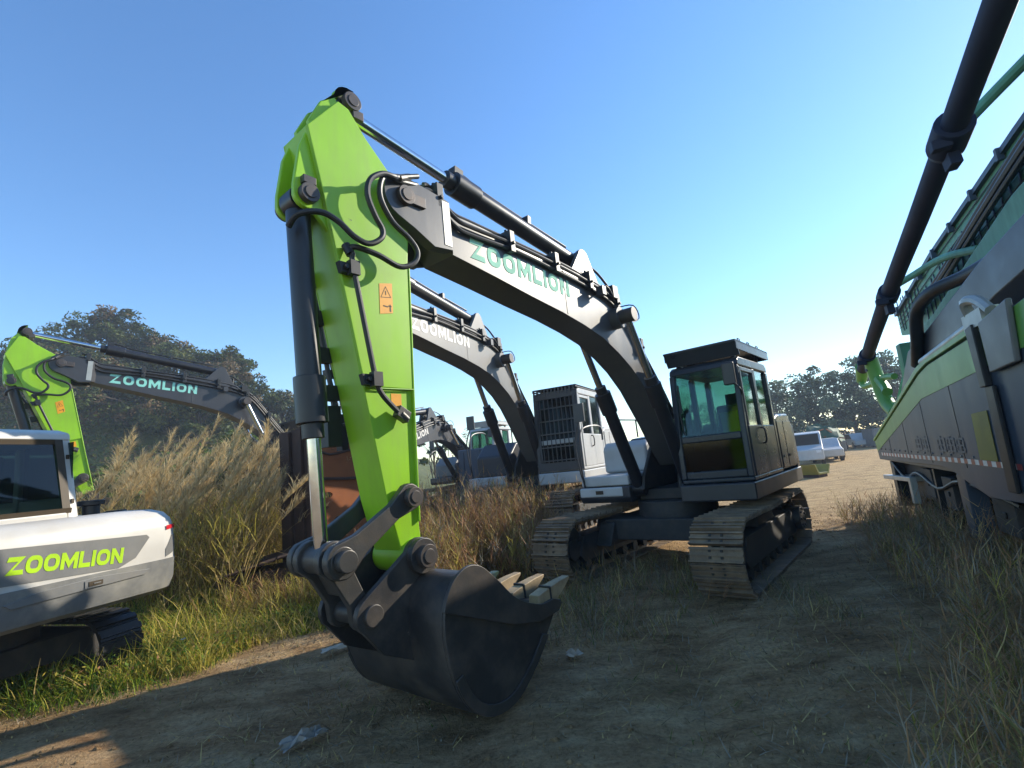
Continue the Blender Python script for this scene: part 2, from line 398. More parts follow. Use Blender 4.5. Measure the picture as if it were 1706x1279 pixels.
def track_parts(root, side, lod):
    y = 1.195 * side; w = .62; L = 2.04; zr = .42; zc = .455; hl = L - .46
    # closed path: bottom run, idler arc, top run, sprocket arc
    pts = []
    per_line = 2 * hl; per_arc = PI * zr; tot = 2 * per_line + 2 * per_arc; n = 49
    def at(s):
        s %= tot
        if s < per_line: return (-hl + s, zc - zr), (1, 0)
        s -= per_line
        if s < per_arc: a = -PI / 2 + s / zr; return (hl + zr * math.cos(a), zc + zr * math.sin(a)), (-math.sin(a), math.cos(a))
        s -= per_arc
        if s < per_line:
            sag = -.02 * math.sin(PI * s / per_line) * (1 + .3 * math.sin(s * 7))
            return (hl - s, zc + zr + sag), (-1, 0)
        s -= per_line; a = PI / 2 + s / zr; return (-hl + zr * math.cos(a), zc + zr * math.sin(a)), (-math.sin(a), math.cos(a))
    mb = MB(); pitch = tot / n
    for k in range(n):
        (x, z), (tx, tz) = at((k + .35) * pitch); nx, nz = tz, -tx     # outward
        T = Vector((tx, 0, tz)); N = Vector((nx, 0, nz)); c = Vector((x, y, z))
        mb.obox(c, T * pitch * .455, (0, w / 2, 0), N * .010)
        for g, hh in ((-.42, .046), (-.02, .030), (.36, .030)):
            mb.obox(c + T * pitch * g + N * (.010 + hh / 2), T * .011, (0, w / 2, 0), N * hh / 2)
        for q in (-.07, .07):                                             # link plates and bolts
            mb.obox(c - N * .045 + Vector((0, q, 0)), T * pitch * .5, (0, .018, 0), N * .035)
            for e in (-.2, .22): mb.obox(c + N * .016 + T * pitch * e + Vector((0, q, 0)), T * .014, (0, .014, 0), N * .008, 1)
    o = mb.build('track', [M['track'], M['under']], root)
    fr = MB().prism([(-1.45, .24), (1.35, .24), (1.45, .34), (1.3, .62), (-1.3, .62), (-1.5, .4)], y - .17, y + .17)
    fr.prism([(1.0, .34), (1.75, .38), (1.75, .52), (1.0, .56)], y - .13, y + .13)
    fr.prism([(-.5, .56), (.5, .56), (.4, .74), (-.4, .74)], y - .1, y + .1)
    fr.build('track_frame', M['under'], o, bevel=.012)
    MB().cyl((hl, y - .09, zc), (hl, y + .09, zc), .34, n=32).cyl((hl, y - .16, zc), (hl, y + .16, zc), .16, n=20).build('idler', M['under'], o, bevel=.01)
    sp = MB(); out = []
    for k in range(42): r = .37 if k % 2 == 0 else .31; out.append((-hl + r * math.cos(2 * PI * k / 42), zc + r * math.sin(2 * PI * k / 42)))
    sp.prism(out, y - .04, y + .04).cyl((-hl, y - .2, zc), (-hl, y + .27, zc), .2, n=24)
    for k in range(9): a = 2 * PI * k / 9; sp.cyl((-hl + .15 * math.cos(a), y + .27 * side, zc + .15 * math.sin(a)), (-hl + .15 * math.cos(a), y + .295 * side, zc + .15 * math.sin(a)), .02, n=6)
    sp.build('sprocket', M['steel'], o)
    for k in range(7): MB().cyl((-1.2 + k * .4, y - .14, .17), (-1.2 + k * .4, y + .14, .17), .085, n=16).build('roller', M['under'], o)

def excavator(loc, th, label, a_boom=0., a_stick=0., cab='cabpaint', boommat='boom', letter='palegreen', guard=False, lod=1, body='cabpaint', skirt='black', armmat='green', group=None, tool=True, tank=True):
    root = empty('excavator', loc, th - PI / 2, label=label, cat='excavator', group=group)
    fb = lambda p: rot2(p, FOOT, a_boom)
    T2 = fb(PT)
    def fs(p):
        q = fb(p); return rot2(q, T2, a_stick)
    bm_, arm = M[boommat], M[armmat]
    # --- undercarriage
    for sd in (1, -1): track_parts(root, sd, lod)
    MB().box(-.75, .75, -.95, .95, .46, .78).prism([(-1.0, .40), (1.0, .40), (.8, .74), (-.8, .74)], -1.02, -.75).prism([(-1.0, .40), (1.0, .40), (.8, .74), (-.8, .74)], .75, 1.02).cyl((0, 0, .75), (0, 0, 1.02), .62, n=40).build('car_body', M['under'], root, bevel=.02)
    # --- upper deck
    d = MB().prism([(-2.3, 1.02), (.86, 1.02), (.86, 1.26), (-2.3, 1.26)], .42, 1.46, 0)
    d.prism([(-2.3, 1.02), (.55, 1.02), (.62, 1.1), (.62, 1.28), (-2.3, 1.28)], -1.46, -.5, 0)
    d.box(-2.3, .3, -.5, .42, 1.02, 1.2, 1)
    for s in (-1, 1): d.prism([(-.8, 1.2), (.55, 1.2), (.5, 1.4), (0, 1.95), (-.3, 1.95), (-.8, 1.5)], s * .3 - .03, s * .3 + .03, 1)
    d.build('deck', [M[skirt], M['under']], root, bevel=.025)
    if not tank:
        tb = MB().box(-.75, .50, -1.47, -.56, 1.285, 1.46, 0).box(.30, .632, -1.44, -.62, 1.12, 1.28, 0).build('tool_box', M['whitecab'], root, bevel=.03)
        MB().box(.632, .640, -1.12, -.98, 1.17, 1.23).build('reflector', M['ink'], tb)
        MB().prism([(-.30, 1.465), (-.30, 1.92), (-.42, 2.02), (-1.34, 2.04), (-1.34, 1.465)], -1.43, -.55).build('fuel_tank', M['whitecab'], root, bevel=.06, seg=4)
    # counterweight
    out = [(-2.1, -1.44), (-2.3, -1.44), (-2.62, -1.25), (-2.82, -.8), (-2.9, 0), (-2.82, .8), (-2.62, 1.25), (-2.3, 1.44), (-2.1, 1.44)]
    cw = MB().loft([[(x + (.1 if z in (1.0, 2.1) and x < -2.2 else 0), y * (.97 if z in (1.0, 2.1) else 1), z) for x, y in out] for z in (1.0, 1.12, 1.98, 2.1)])
    cw.build('counterweight', M[body], root, bevel=.03)
    # engine hood and side panels
    hd = MB().prism([(-1.0, 1.28), (-1.0, 2.12), (-1.15, 2.2), (-2.0, 2.22), (-2.1, 2.15), (-2.1, 1.28)], .5, 1.44)
    hr = MB().prism([(.2, 1.28), (.2, 1.75), (-.2, 2.05), (-2.1, 2.12), (-2.1, 1.28)] if tank else [(-1.35, 1.28), (-1.35, 1.9), (-1.5, 2.08), (-2.1, 2.12), (-2.1, 1.28)], -1.44, -.52)
    hd.box(-2.1, -.85, -.52, .5, 1.2, 2.1)
    hr.build('side_box', M['black'] if guard else M[body], root, bevel=.05, seg=3)
    hb = hd.build('engine_hood', M[body], root, bevel=.05, seg=3)
    for x0, x1 in ((-1.42, -1.02), (-2.06, -1.46)):
        MB().box(x0, x1, 1.44, 1.455, 1.32, 2.08).build('side_panel', M[body], hb, bevel=.006)
    for x_ in (-1.62, -1.2): MB().box(x_, x_ + .1, 1.455, 1.468, 1.48, 1.52).build('latch', M['black'], hb)
    MB().box(-1.35, -1.15, .9, 1.2, 2.19, 2.36).build('exhaust_cover', M['greendark'] if lod else M['black'], hb, bevel=.01)
    MB().cyl((-1.6, -.2, 2.1), (-1.6, -.2, 2.5), .07, n=16).build('exhaust_pipe', M['black'], hb, bevel=.01)
    # --- cab: posts, roof, sills; panes are separate
    y0, y1, x0, x1, zb, zt = .45, 1.45, -.97, .80, 1.27, 2.98
    c = MB()
    fx = lambda z: x1 - max(0, z - 1.95) * .10      # windscreen leans back above the sill
    side = [(x0, zb), (x1, zb), (fx(1.95), 1.95), (fx(zt), zt), (x0, zt)]
    c.box(x0 + .02, x1 - .02, y0, y1, zb, zb + .06)
    roof = [(x0, zt - .1), (fx(zt) - .0, zt - .1), (fx(zt) - .03, zt - .02), (fx(zt) - .12, zt + .03), (x0 + .1, zt + .04), (x0, zt - .02)]
    c.prism(roof, y0, y1)
    for yy in (y0, y1 - .08):
        c.prism([(x1 - .09, zb + .06), (x1, zb + .06), (fx(1.95), 1.95), (fx(zt - .1), zt - .1), (fx(zt - .1) - .1, zt - .1), (fx(1.95) - .09, 1.95)], yy, yy + .08)
        c.box(x0, x0 + .13, yy, yy + .08, zb + .06, zt - .1)
        c.box(-.17, -.07, yy, yy + .08, zb + .06, zt - .1)
    c.box(x1 - .05, x1 - .004, y0 + .08, y1 - .08, 1.85, 1.95)
    c.box(x1 - .05, x1 - .004, y0 + .08, y1 - .08, zb + .06, zb + .17)
    c.box(x0 + .0, x0 + .05, y0 + .08, y1 - .08, zb + .06, 2.05)
    c.box(x0 + .13, -.17, y1 - .07, y1 - .004, zb + .06, 2.02); c.box(x0 + .13, x1 - .1, y0 + .004, y0 + .06, zb + .06, 1.9)
    cabo = c.build('cab', M[cab], root, bevel=.02, seg=3)
    gl = M['glass'] if not guard else M['darkglass']
    MB().obox(((fx(1.95) + fx(2.88)) / 2 - .03, (y0 + y1) / 2, 2.415), (-.0465, 0, .465), (0, .42, 0), (.004, 0, .0004)).build('windshield', gl, cabo)
    MB().box(x1 - .035, x1 - .028, y0 + .08, y1 - .08, zb + .17, 1.85).build('lower_windshield', M['darkglass'], cabo)
    MB().box(x0 + .02, x0 + .028, y0 + .08, y1 - .08, 2.05, 2.88).build('rear_window', gl, cabo)
    MB().box(x0 + .13, -.17, y1 - .045, y1 - .037, 2.02, 2.88).build('side_window', gl, cabo)
    MB().box(x0 + .13, x1 - .13, y0 + .03, y0 + .038, 1.9, 2.88).build('right_window', gl, cabo)
    dr = MB().prism([(-.06, 1.33), (.66, 1.33), (.66, 2.02), (-.06, 2.02)], y1 - .05, y1 + .006)
    for a, b, e, f_ in ((-.06, 0, 2.02, 2.86), (.6, .66, 2.02, 2.86), (0, .6, 2.80, 2.86)): dr.box(a, b, y1 - .05, y1 + .006, e, f_)
    dro = dr.build('door', M[cab], cabo, bevel=.01)
    MB().box(0, .6, y1 - .03, y1 - .022, 2.02, 2.80).build('door_window', gl, dro)
    MB().tube([(.08, y1 + .01, 1.75), (.08, y1 + .06, 1.78), (.08, y1 + .06, 1.95), (.08, y1 + .01, 1.98)], .012).build('door_handle', M['rubber'], dro)
    st = MB().box(-.55, -.05, .72, 1.2, 1.55, 1.70).obox((-.55, .96, 2.05), (.07, 0, -.015), (0, .24, 0), (.07, 0, .36)).obox((-.66, .96, 2.5), (.05, 0, 0), (0, .13, 0), (0, 0, .1))
    st.obox((-.47, .96, 2.0), (.012, 0, 0), (0, .2, 0), (.06, 0, .3), 1)
    st.obox((-.03, .96, 1.55), (.012, 0, 0), (0, .17, 0), (0, 0, .2), 1)
    st.build('seat', [M['seat'], M['hivis']], cabo, bevel=.03)
    MB().box(.48, .70, .55, 1.36, 1.335, 1.70).box(.1, .3, 1.18, 1.32, 1.35, 1.95).box(.15, .4, .55, .68, 1.35, 2.0).cyl((.25, 1.25, 1.95), (.3, 1.25, 2.15), .018, n=8).build('console_with_blocker', M['seat'], cabo, bevel=.02)  # first box is added behind the lower pane to block it dark
    # roof guard
    g = MB()
    gx0, gx1 = x0 - .1, .76
    g.obox(((gx0 + gx1) / 2, .96, 3.22), ((gx1 - gx0) / 2, 0, 0), (0, .53, 0), (0, 0, .014))
    g.prism([(gx1 - .02, 3.235), (gx1 + .0, 3.235), (gx1 - .13, 3.02), (gx1 - .15, 3.02)], .43, 1.49)
    for yy in (.43, 1.475): g.box(gx0, gx1 - .03, yy, yy + .015, 3.10, 3.235)
    g.box(gx0, gx0 + .015, .445, 1.475, 3.10, 3.235)
    for xx in (-.8, .45):
        for yy in (.55, 1.36): g.box(xx, xx + .08, yy - .03, yy + .03, 2.98, 3.21)
    for k in range(3): g.tube([(-.6 + k * .5, 1.46, 3.235), (-.6 + k * .5, 1.46, 3.28), (-.5 + k * .5, 1.46, 3.28), (-.5 + k * .5, 1.46, 3.235)], .008, sub=1)
    if guard:
        g = MB().box(gx0 + .05, gx1, .44, 1.46, 3.06, 3.075)
        for yy in (.45, 1.44): g.tube([(gx0 + .1, yy, 3.03), (gx1, yy, 3.03)], .018, sub=1)
        for k in range(12): g.box(gx1 - .01, gx1 + .01, .46 + k * .083, .50 + k * .083, 2.90 + .03 * (k % 3), 3.06)
    g.build('roof_guard', M['black'] if guard else M[cab], cabo, bevel=.006)
    if guard:
        gb = MB()
        for k in range(10): gb.tube([(x1 + .06, y0 + .06 + k * .098, zb + .2), (x1 + .0, y0 + .06 + k * .098, 2.85)], .011, 6, sub=1)
        for z in (1.5, 1.78, 2.06, 2.34, 2.62, 2.84): gb.box(fx(z) + .045, fx(z) + .07, y0 + .03, y1 - .03, z, z + .025)
        for ya, yb in ((y0 - .005, y0 + .11), (y1 - .11, y1 + .005)): gb.prism([(x1 + .008, zb + .02), (x1 + .04, zb + .02), (fx(1.95) + .04, 1.95), (fx(2.98) + .04, 2.98), (fx(2.98) + .008, 2.98), (fx(1.95) + .008, 1.95)], ya, yb)
        gb.box(fx(2.9) + .008, fx(2.9) + .045, y0 + .11, y1 - .11, 2.84, 2.98).box(x1 + .008, x1 + .04, y0 + .11, y1 - .11, zb + .02, zb + .2)
        gb.build('window_guard', M['black'], cabo)
    else:
        MB().tube([(x1 + .01, .6, 1.98), (x1 + .02, .58, 2.25), (x1 - .0, .6, 2.55)], .012, sub=2).tube([(x1 - .0, .6, 2.3), (x1 - .03, .585, 2.72)], .016, sub=1).build('wiper', M['rubber'], cabo)
        lm = MB().obox((x1 - .02, 1.34, 2.76), (.03, 0, 0), (0, .085, 0), (0, 0, .16)); lm.build('cab_mirror', M['black'], cabo, bevel=.02)
        MB().tube([(x1 - .05, 1.46, 2.45), (x1 + .02, 1.47, 2.52), (x1 + .0, 1.40, 2.62)], .012).tube([(x1 - .02, 1.475, 2.2), (x1 - .03, 1.475, 2.75)], .012, sub=1).build('grab_bar', M['rubber'], cabo)
    # hand rails and mirror arm on the tank side
    MB().tube([(.5, -1.4, 1.26), (.52, -1.42, 1.7), (.45, -1.42, 2.2), (.2, -1.42, 2.35), (-.3, -1.42, 2.35), (-.35, -1.42, 2.1)], .017).tube([(-.6, -1.2, 2.1), (-.6, -1.2, 2.45), (-1.4, -1.2, 2.45), (-1.4, -1.2, 2.1)], .017, sub=1).build('handrail', M['black'] if lod or guard else M['black'], root)
    MB().tube([(.55, -1.35, 1.26), (.6, -1.4, 1.6), (.62, -1.42, 2.1), (.6, -1.3, 2.45)], .016).obox((.6, -1.28, 2.58), (.02, 0, 0), (0, .1, 0), (0, 0, .16)).build('mirror', M['black'], root, bevel=.01)

    # --- boom
    top = [(5.36, 4.30), (5.05, 4.285), (4.6, 4.25), (3.98, 4.21), (2.97, 4.20), (2.3, 4.16), (1.9, 4.06), (1.55, 3.86), (1.25, 3.55), (.98, 3.22), (.6, 2.80), (.2, 2.33), (0, 2.02)]
    bot = [(-.32, 1.62), (0, 1.55), (.25, 1.80), (.6, 2.24), (1.08, 2.76), (1.42, 3.02), (1.75, 3.2), (2.15, 3.37), (2.6, 3.48), (3.1, 3.57), (3.7, 3.65), (4.3, 3.74), (4.9, 3.82)]
    xw = lambda x, hw: hw
    bmesh_ = MB()
    mid_out = top + arc(FOOT, .2, 100, 250, 5) + bot[1:]
    # body: closed loft of side outline at several widths (flanges proud of the web)
    bmesh_.prism(mid_out, -.205, .205)
    # welded tip casting, a little wider than the box
    tip = arc(PT, .2, -70, 95, 9) + [(5.05, 4.31), (4.98, 4.295), (4.98, 3.815), (5.2, 3.79), (5.42, 3.90)]
    for s in (-1, 1):
        tp = MB(); lo, hi = (.18, .285) if s > 0 else (-.285, -.18)
        tp.prism(tip, lo, hi); bmesh_.add(tp.v, tp.f)
        ch = [(4.98, .285 * s), (4.98, .2 * s), (4.90, .2 * s), (4.90, .207 * s)]
        z0, z1 = 3.83, 4.27
        v = [(x, y, z) for z in (z0, z1) for x, y in ch]
        bmesh_.add(v, [(0, 1, 2, 3), (7, 6, 5, 4), (0, 4, 5, 1), (1, 5, 6, 2), (2, 6, 7, 3), (3, 7, 4, 0)])
    # boom cylinder boss, arm cylinder lug, seam strips
    bmesh_.cyl((LUG[0], -.33, LUG[1]), (LUG[0], .33, LUG[1]), .15, n=24)
    for s in (-1, 1): bmesh_.prism(arc(ACB, .13, 20, 160, 6) + [(2.0, 4.12), (2.75, 4.17)], s * .14 - .03, s * .14 + .03)
    bmesh_.box(2.965, 2.99, -.209, .209, 3.57, 4.195)
    boomo = bmesh_.xf(fb).build('boom', bm_, root, bevel=.008)
    MB().box(4.985, 5.075, .286, .290, 3.845, 4.28).xf(fb).build('joint_glare', M['silver'], boomo)  # pale strip: sun glare on the tip joint put into the colour
    lt = MB()
    H = .215; ux = Vector((-1, 0, -.035)).normalized(); uz = Vector((-.035 * -1, 0, 1)); uz = Vector((.0, 0, 1))
    o0 = Vector((4.66, .2085, 3.86))
    letters(lt, 'ZOOMLION', lambda u, v: o0 + ux * u * H * .92 + uz * v * H, .2)
    lt.xf(fb).build('boom_lettering', M[letter], boomo)
    # pins on the boom
    for y in (.285, -.285):
        s = 1 if y > 0 else -1; pn = MB()
        pn.cyl((PT[0], y, PT[1]), (PT[0], y + .05 * s, PT[1]), .085, n=24); pn.cyl((PT[0], y + .05 * s, PT[1]), (PT[0], y + .06 * s, PT[1]), .055, n=20)
        pn.box(PT[0] - .22, PT[0] - .07, y - .01, y + .03 * s, PT[1] - .05, PT[1] + .05).xf(fb).build('boom_pin', M['pin'], boomo, bevel=.006)
        MB().cyl((LUG[0], .33 * s, LUG[1]), (LUG[0], .53 * s, LUG[1]), .10, n=24).xf(fb).build('cylinder_pin', M['pin'], boomo, bevel=.006)
    # work lamp on the side of the boom
    wl = MB().obox((2.28, .33, 3.97), (.05, 0, 0), (0, .05, 0), (0, 0, .06)).obox((2.22, .26, 3.97), (.012, 0, 0), (0, .07, 0), (0, 0, .012)).tube([(2.2, .22, 4.05), (2.05, .3, 4.1), (1.85, .28, 4.0)], .01)
    wl.xf(fb).build('work_lamp', [M['black']], boomo, bevel=.008)
    # hydraulic pipes along the top of the boom
    for k, (yy, dz) in enumerate(((.235, -.115), (.245, -.035), (.19, .055), (.10, .08), (-.2, .06))):
        pts = [(5.3 - .05 * k, yy, 4.38 + dz), (5.12, yy, 4.40 + dz - .02), (4.86, yy, 4.22 + dz), (4.6, yy, 4.20 + dz), (3.9, yy, 4.20 + dz * .8), (3.0, yy, 4.17 + dz), (2.5, yy, 4.13 + dz), (1.98, yy, 4.06 + dz), (1.6, yy, 3.9 + dz), (1.3, yy, 3.62 + dz), (.95, yy, 3.22 + dz), (.55, yy, 2.8 + dz), (.2, yy, 2.42 + dz), (-.1, yy, 2.3)]
        MB().tube(pts, .022, 8, sub=5).xf(fb).build('hydraulic_pipe', M['rubber'], boomo)
    for x, z in ((4.05, 4.22), (3.2, 4.2), (2.42, 4.15), (1.7, 3.98), (1.1, 3.4), (5.08, 4.37)):
        MB().box(x - .04, x + .04, .08, .285, z - .16, z + .085).cyl((x, .2, z + .07), (x, .2, z + .12), .018, n=8).cyl((x, .28, z - .06), (x, .31, z - .06), .02, n=8).xf(fb).build('pipe_clamp', M['rubber'], boomo, bevel=.006)
    cl = MB()
    for k in range(7): cl.cyl((2.55 - k * .09, .02 + .05 * (k % 3), 4.2), (2.55 - k * .09, .02 + .05 * (k % 3), 4.36), .025, n=8)
    cl.box(1.72, 1.86, .05, .3, 3.98, 4.16); cl.box(2.2, 2.5, -.1, .12, 4.16, 4.27)
    cl.tube([(2.5, .1, 4.3), (2.3, .12, 4.42), (2.0, .16, 4.34), (1.7, .2, 4.1)], .018).tube([(1.75, .25, 3.85), (1.55, .42, 3.88), (1.45, .44, 3.7), (1.7, .4, 3.6)], .009)
    cl.xf(fb).build('hydraulic_manifold', M['rubber'], boomo)
    # boom cylinders
    for yy in (.41, -.41): cyl_parts(root, 'boom_cylinder', CF, fb(LUG), .098, .052, .62, y=yy)
    # arm cylinder with its feed pipe
    ac = cyl_parts(root, 'arm_cylinder', fb(ACB), fs(PA), .10, .055, .64)
    q0, q1 = Vector((fb(ACB)[0], 0, fb(ACB)[1])), Vector((fs(PA)[0], 0, fs(PA)[1])); d_ = (q1 - q0); up = Vector((-d_.z, 0, d_.x)).normalized()
    if up.z < 0: up = -up
    MB().tube([q0 + d_ * .62 + up * .1, q0 + d_ * .615 + up * .16, q0 + d_ * .58 + up * .17, q0 + d_ * .52 + up * .14, q0 + d_ * .3 + up * .14, q0 + d_ * .05 + up * .16], .017, sub=3).obox(q0 + d_ * .625 + up * .15, d_.normalized() * .06, (0, .05, 0), up * .04).obox(q0 + d_ * .3 + up * .12, d_.normalized() * .03, (0, .08, 0), up * .05).build('feed_pipe', M['rubber'], ac)

    # --- arm (stick)
    s_out = [(6.325, 4.49), (6.235, 4.06), (6.08, 3.24), (5.91, 2.29), (5.80, 1.66), (5.69, 1.24)] + arc(PB, .125, 10, -170, 8) + [(5.50, 1.31), (5.52, 1.63), (5.50, 2.24), (5.47, 2.95), (5.445, 3.59), (5.40, 3.85)] + arc(PT, .17, 215, 95, 6) + [(5.589, 4.403), (5.806, 4.62), (5.955, 4.81), (6.05, 4.835)]
    a = MB().prism(s_out, -.17, .17)
    a.prism([(6.27, 4.6), (6.16, 4.82)] + arc(PA, .135, 100, -10, 6) + [(5.86, 4.62), (5.7, 4.45), (6.0, 4.2), (6.2, 4.3)], -.12, -.07)
    a.prism([(6.27, 4.6), (6.16, 4.82)] + arc(PA, .135, 100, -10, 6) + [(5.86, 4.62), (5.7, 4.45), (6.0, 4.2), (6.2, 4.3)], .07, .12)
    sidep = [(6.325, 4.49), (6.235, 4.06), (6.15, 3.62), (5.98, 2.68)] + [(5.945, 2.5), (5.49, 2.5), (5.45, 3.59), (5.42, 3.86), (5.42, 4.25), (5.589, 4.403), (5.806, 4.62), (5.955, 4.81), (6.05, 4.835)]
    ear = [(6.2, 4.45), (6.29, 4.52), (6.37, 4.32), (6.425, 4.0)] + arc(PC, .105, -10, -110, 5) + [(6.2, 3.74), (6.1, 3.6)]
    for s in (-1, 1):
        b = sorted((s * .168, s * .19)); a.prism(sidep, b[0], b[1])
        b = sorted((s * .105, s * .15)); a.prism(ear, b[0], b[1])
    # flange lip on the rear edge
    a.prism([(5.53, 1.45), (5.505, 2.24), (5.475, 2.95), (5.45, 3.6), (5.43, 3.6), (5.455, 2.95), (5.485, 2.24), (5.51, 1.45)], -.197, .197)
    a.cyl((PB[0], -.19, PB[1]), (PB[0], .19, PB[1]), .125, n=28)
    armo = a.xf(fs).build('arm', arm, root, bevel=.009)
    for s in (-1, 1):
        for P, w, r in ((PA, .12, .08), (PC, .15, .075), (PB, .30, .085), (PL, .27, .075)):
            if not tool and P in (PB, PL): w = .17
            pn = MB().cyl((P[0], w * s, P[1]), (P[0], (w + .055) * s, P[1]), r, n=24); pn.cyl((P[0], (w + .055) * s, P[1]), (P[0], (w + .064) * s, P[1]), r * .62, n=20)
            if P == PA: pn.box(PA[0] - .10, PA[0] - .0, s * .12, s * .165, PA[1] - .14, PA[1] - .06)
            if P == PC: pn.obox((PC[0], s * .17, PC[1] + .10), (.05, 0, 0), (0, .03, 0), (0, 0, .03))
            pn.xf(fs).build('arm_pin', M['pin'], armo, bevel=.006)
    MB().tube([(5.95, .19, 2.498), (5.80, .192, 2.492), (5.49, .19, 2.498)], .007, 6).xf(fs).build('weld_bead', M['weld'], armo)
    # arm bolt plates at the back of the bucket cylinder
    ap = MB()
    for k, z in enumerate((3.35, 3.05, 2.75, 2.45)): ap.box(5.93 + (z - 2.4) * .17, 6.06 + (z - 2.4) * .17, -.235, -.17, z, z + .12)
    ap.tube([(6.26, -.22, 3.75), (6.1, -.23, 3.3), (5.98, -.23, 2.6), (5.95, -.21, 2.2)], .02).obox((5.98, -.24, 2.25), (.06, 0, 0), (0, .05, 0), (0, 0, .16)).xf(fs).build('valve_block', M['rubber'], armo)
    if lod:
        for nm, pl, r in (('hose', [(5.36, .30, 4.40), (5.60, .33, 4.28), (5.679, .36, 4.241), (5.799, .37, 4.213), (5.919, .37, 4.113), (5.944, .36, 3.977), (5.883, .36, 3.822), (5.823, .36, 3.726), (5.846, .36, 3.644), (5.954, .35, 3.577), (6.072, .34, 3.605), (6.177, .31, 3.7), (6.294, .27, 3.753), (6.43, .2, 3.72), (6.45, .1, 3.66)], .023),
                          ('hose', [(5.34, .26, 4.34), (5.60, .31, 4.26), (5.686, .33, 4.247), (5.785, .34, 4.18), (5.809, .34, 4.014), (5.705, .34, 3.842), (5.555, .35, 3.741), (5.475, .35, 3.647), (5.51, .35, 3.542), (5.657, .34, 3.468), (5.855, .33, 3.518), (6.015, .30, 3.547), (6.05, .25, 3.557)], .023)):
            MB().tube(pl, r, 10, sub=5).xf(fs).build(nm, M['rubber'], armo)
        h = MB().tube([(6.06, .25, 3.56), (6.04, .26, 3.50), (6.03, .25, 3.40), (5.904, .25, 2.623), (5.88, .25, 2.509), (5.837, .25, 2.429), (5.745, .25, 2.339), (5.67, .25, 2.28)], .021, 10, sub=5)
        for x, z in ((6.034, 3.392), (5.888, 2.546)): h.obox((x + .03, .215, z), (.07, 0, 0), (0, .025, 0), (.01, 0, .04)).obox((x, .255, z), (.04, 0, 0), (0, .03, 0), (0, 0, .055)).cyl((x + .06, .24, z), (x + .06, .27, z), .018, n=8)
        h.cyl((6.07, .22, 3.58), (6.05, .25, 3.50), .035, n=10)
        h.xf(fs).build('arm_pipe', M['rubber'], armo)
        h = MB().obox((5.655, .235, 2.285), (.05, 0, .03), (0, .035, 0), (-.02, 0, .04)).cyl((5.68, .25, 2.29), (5.62, .25, 2.24), .03, n=12)
        h.cyl((5.45, .29, 4.36), (5.60, .33, 4.27), .032, n=10); h.xf(fs).build('fitting', M['steel'], armo, bevel=.005)
        # orange warning decals with their marks
        yy = .1925
        w1 = MB().add([(5.762, yy, 3.352), (5.634, yy, 3.378), (5.642, yy, 3.122), (5.770, yy, 3.096)], [(0, 1, 2, 3)]); w2 = MB().add([(5.70, .1725, 2.46), (5.60, .1725, 2.459), (5.602, .1725, 2.345), (5.702, .1725, 2.345)], [(0, 1, 2, 3)])
        w1.xf(fs).build('warning_decal', M['orange'], armo); w2.xf(fs).build('warning_decal', M['orange'], armo)
        k = MB(); y2 = yy + .0015
        def ring(P, cen, sc):
            n = len(P); q = [(cen[0] + (x - cen[0]) * sc, cen[1] + (z - cen[1]) * sc) for x, z in P]
            k.add([(x, y2, z) for x, z in P + q], [(i, (i + 1) % n, (i + 1) % n + n, i + n) for i in range(n)])
        tri = [(5.702, 3.34), (5.652, 3.25), (5.756, 3.236)]; ring(tri, (5.703, 3.275), .86)
        k.add([(5.709, y2, 3.30), (5.699, y2, 3.30), (5.701, y2, 3.265), (5.707, y2, 3.265)], [(0, 1, 2, 3)])
        k.add([(x, y2, z) for x, z in ((5.672, 3.19), (5.662, 3.19), (5.66, 3.13), (5.674, 3.13))], [(0, 1, 2, 3)]); k.add([(x, y2, z) for x, z in ((5.735, 3.175), (5.69, 3.172), (5.69, 3.162), (5.735, 3.165))], [(0, 1, 2, 3)])
        k.add([(x, y2, z) for x, z in ((5.685, 3.18), (5.655, 3.18), (5.655, 3.17), (5.685, 3.17))], [(0, 1, 2, 3)])
        k.xf(fs).build('decal_print', M['ink'], armo)
    # bucket cylinder
    if not tool: return root
    bc = cyl_parts(root, 'bucket_cylinder', fs(PC), fs(PJ), .088, .05, .64)
    # links
    def bar(P, Q, r0, r1, yc, t):
        P, Q = np.array(P), np.array(Q); d = (Q - P); L_ = np.linalg.norm(d); ang = math.degrees(math.atan2(d[1], d[0]))
        out = arc(P, r0, ang + 90, ang + 270, 8) + [tuple(P + d * .25 + np.array([d[1], -d[0]]) / L_ * r0 * .62)] + [tuple(P + d * .75 + np.array([d[1], -d[0]]) / L_ * r1 * .62)] + arc(Q, r1, ang - 90, ang + 90, 8) + [tuple(P + d * .75 - np.array([d[1], -d[0]]) / L_ * r1 * .62)] + [tuple(P + d * .25 - np.array([d[1], -d[0]]) / L_ * r0 * .62)]
        return MB().prism(out, yc - t, yc + t)
    for s in (-1, 1):
        bar(PL, PJ, .105, .125, .235 * s, .032).xf(fs).build('arm_link', M['steel'], root, bevel=.012)
    bl = MB()
    for s in (-1, 1): t_ = bar(PJ, PD, .13, .11, .14 * s, .03); bl.add(t_.v, t_.f)
    t_ = MB().obox(((PJ[0] + PD[0]) / 2, 0, (PJ[1] + PD[1]) / 2), (.05, 0, .02), (0, .112, 0), (.04, 0, .08)); bl.add(t_.v, t_.f)
    bl.cyl((PJ[0], -.27, PJ[1]), (PJ[0], .27, PJ[1]), .095, n=24).cyl((PJ[0], .27, PJ[1]), (PJ[0], .33, PJ[1]), .075, n=20).cyl((PJ[0], -.33, PJ[1]), (PJ[0], -.27, PJ[1]), .075, n=20)
    bl.xf(fs).build('bucket_link', M['steel'], root, bevel=.01)
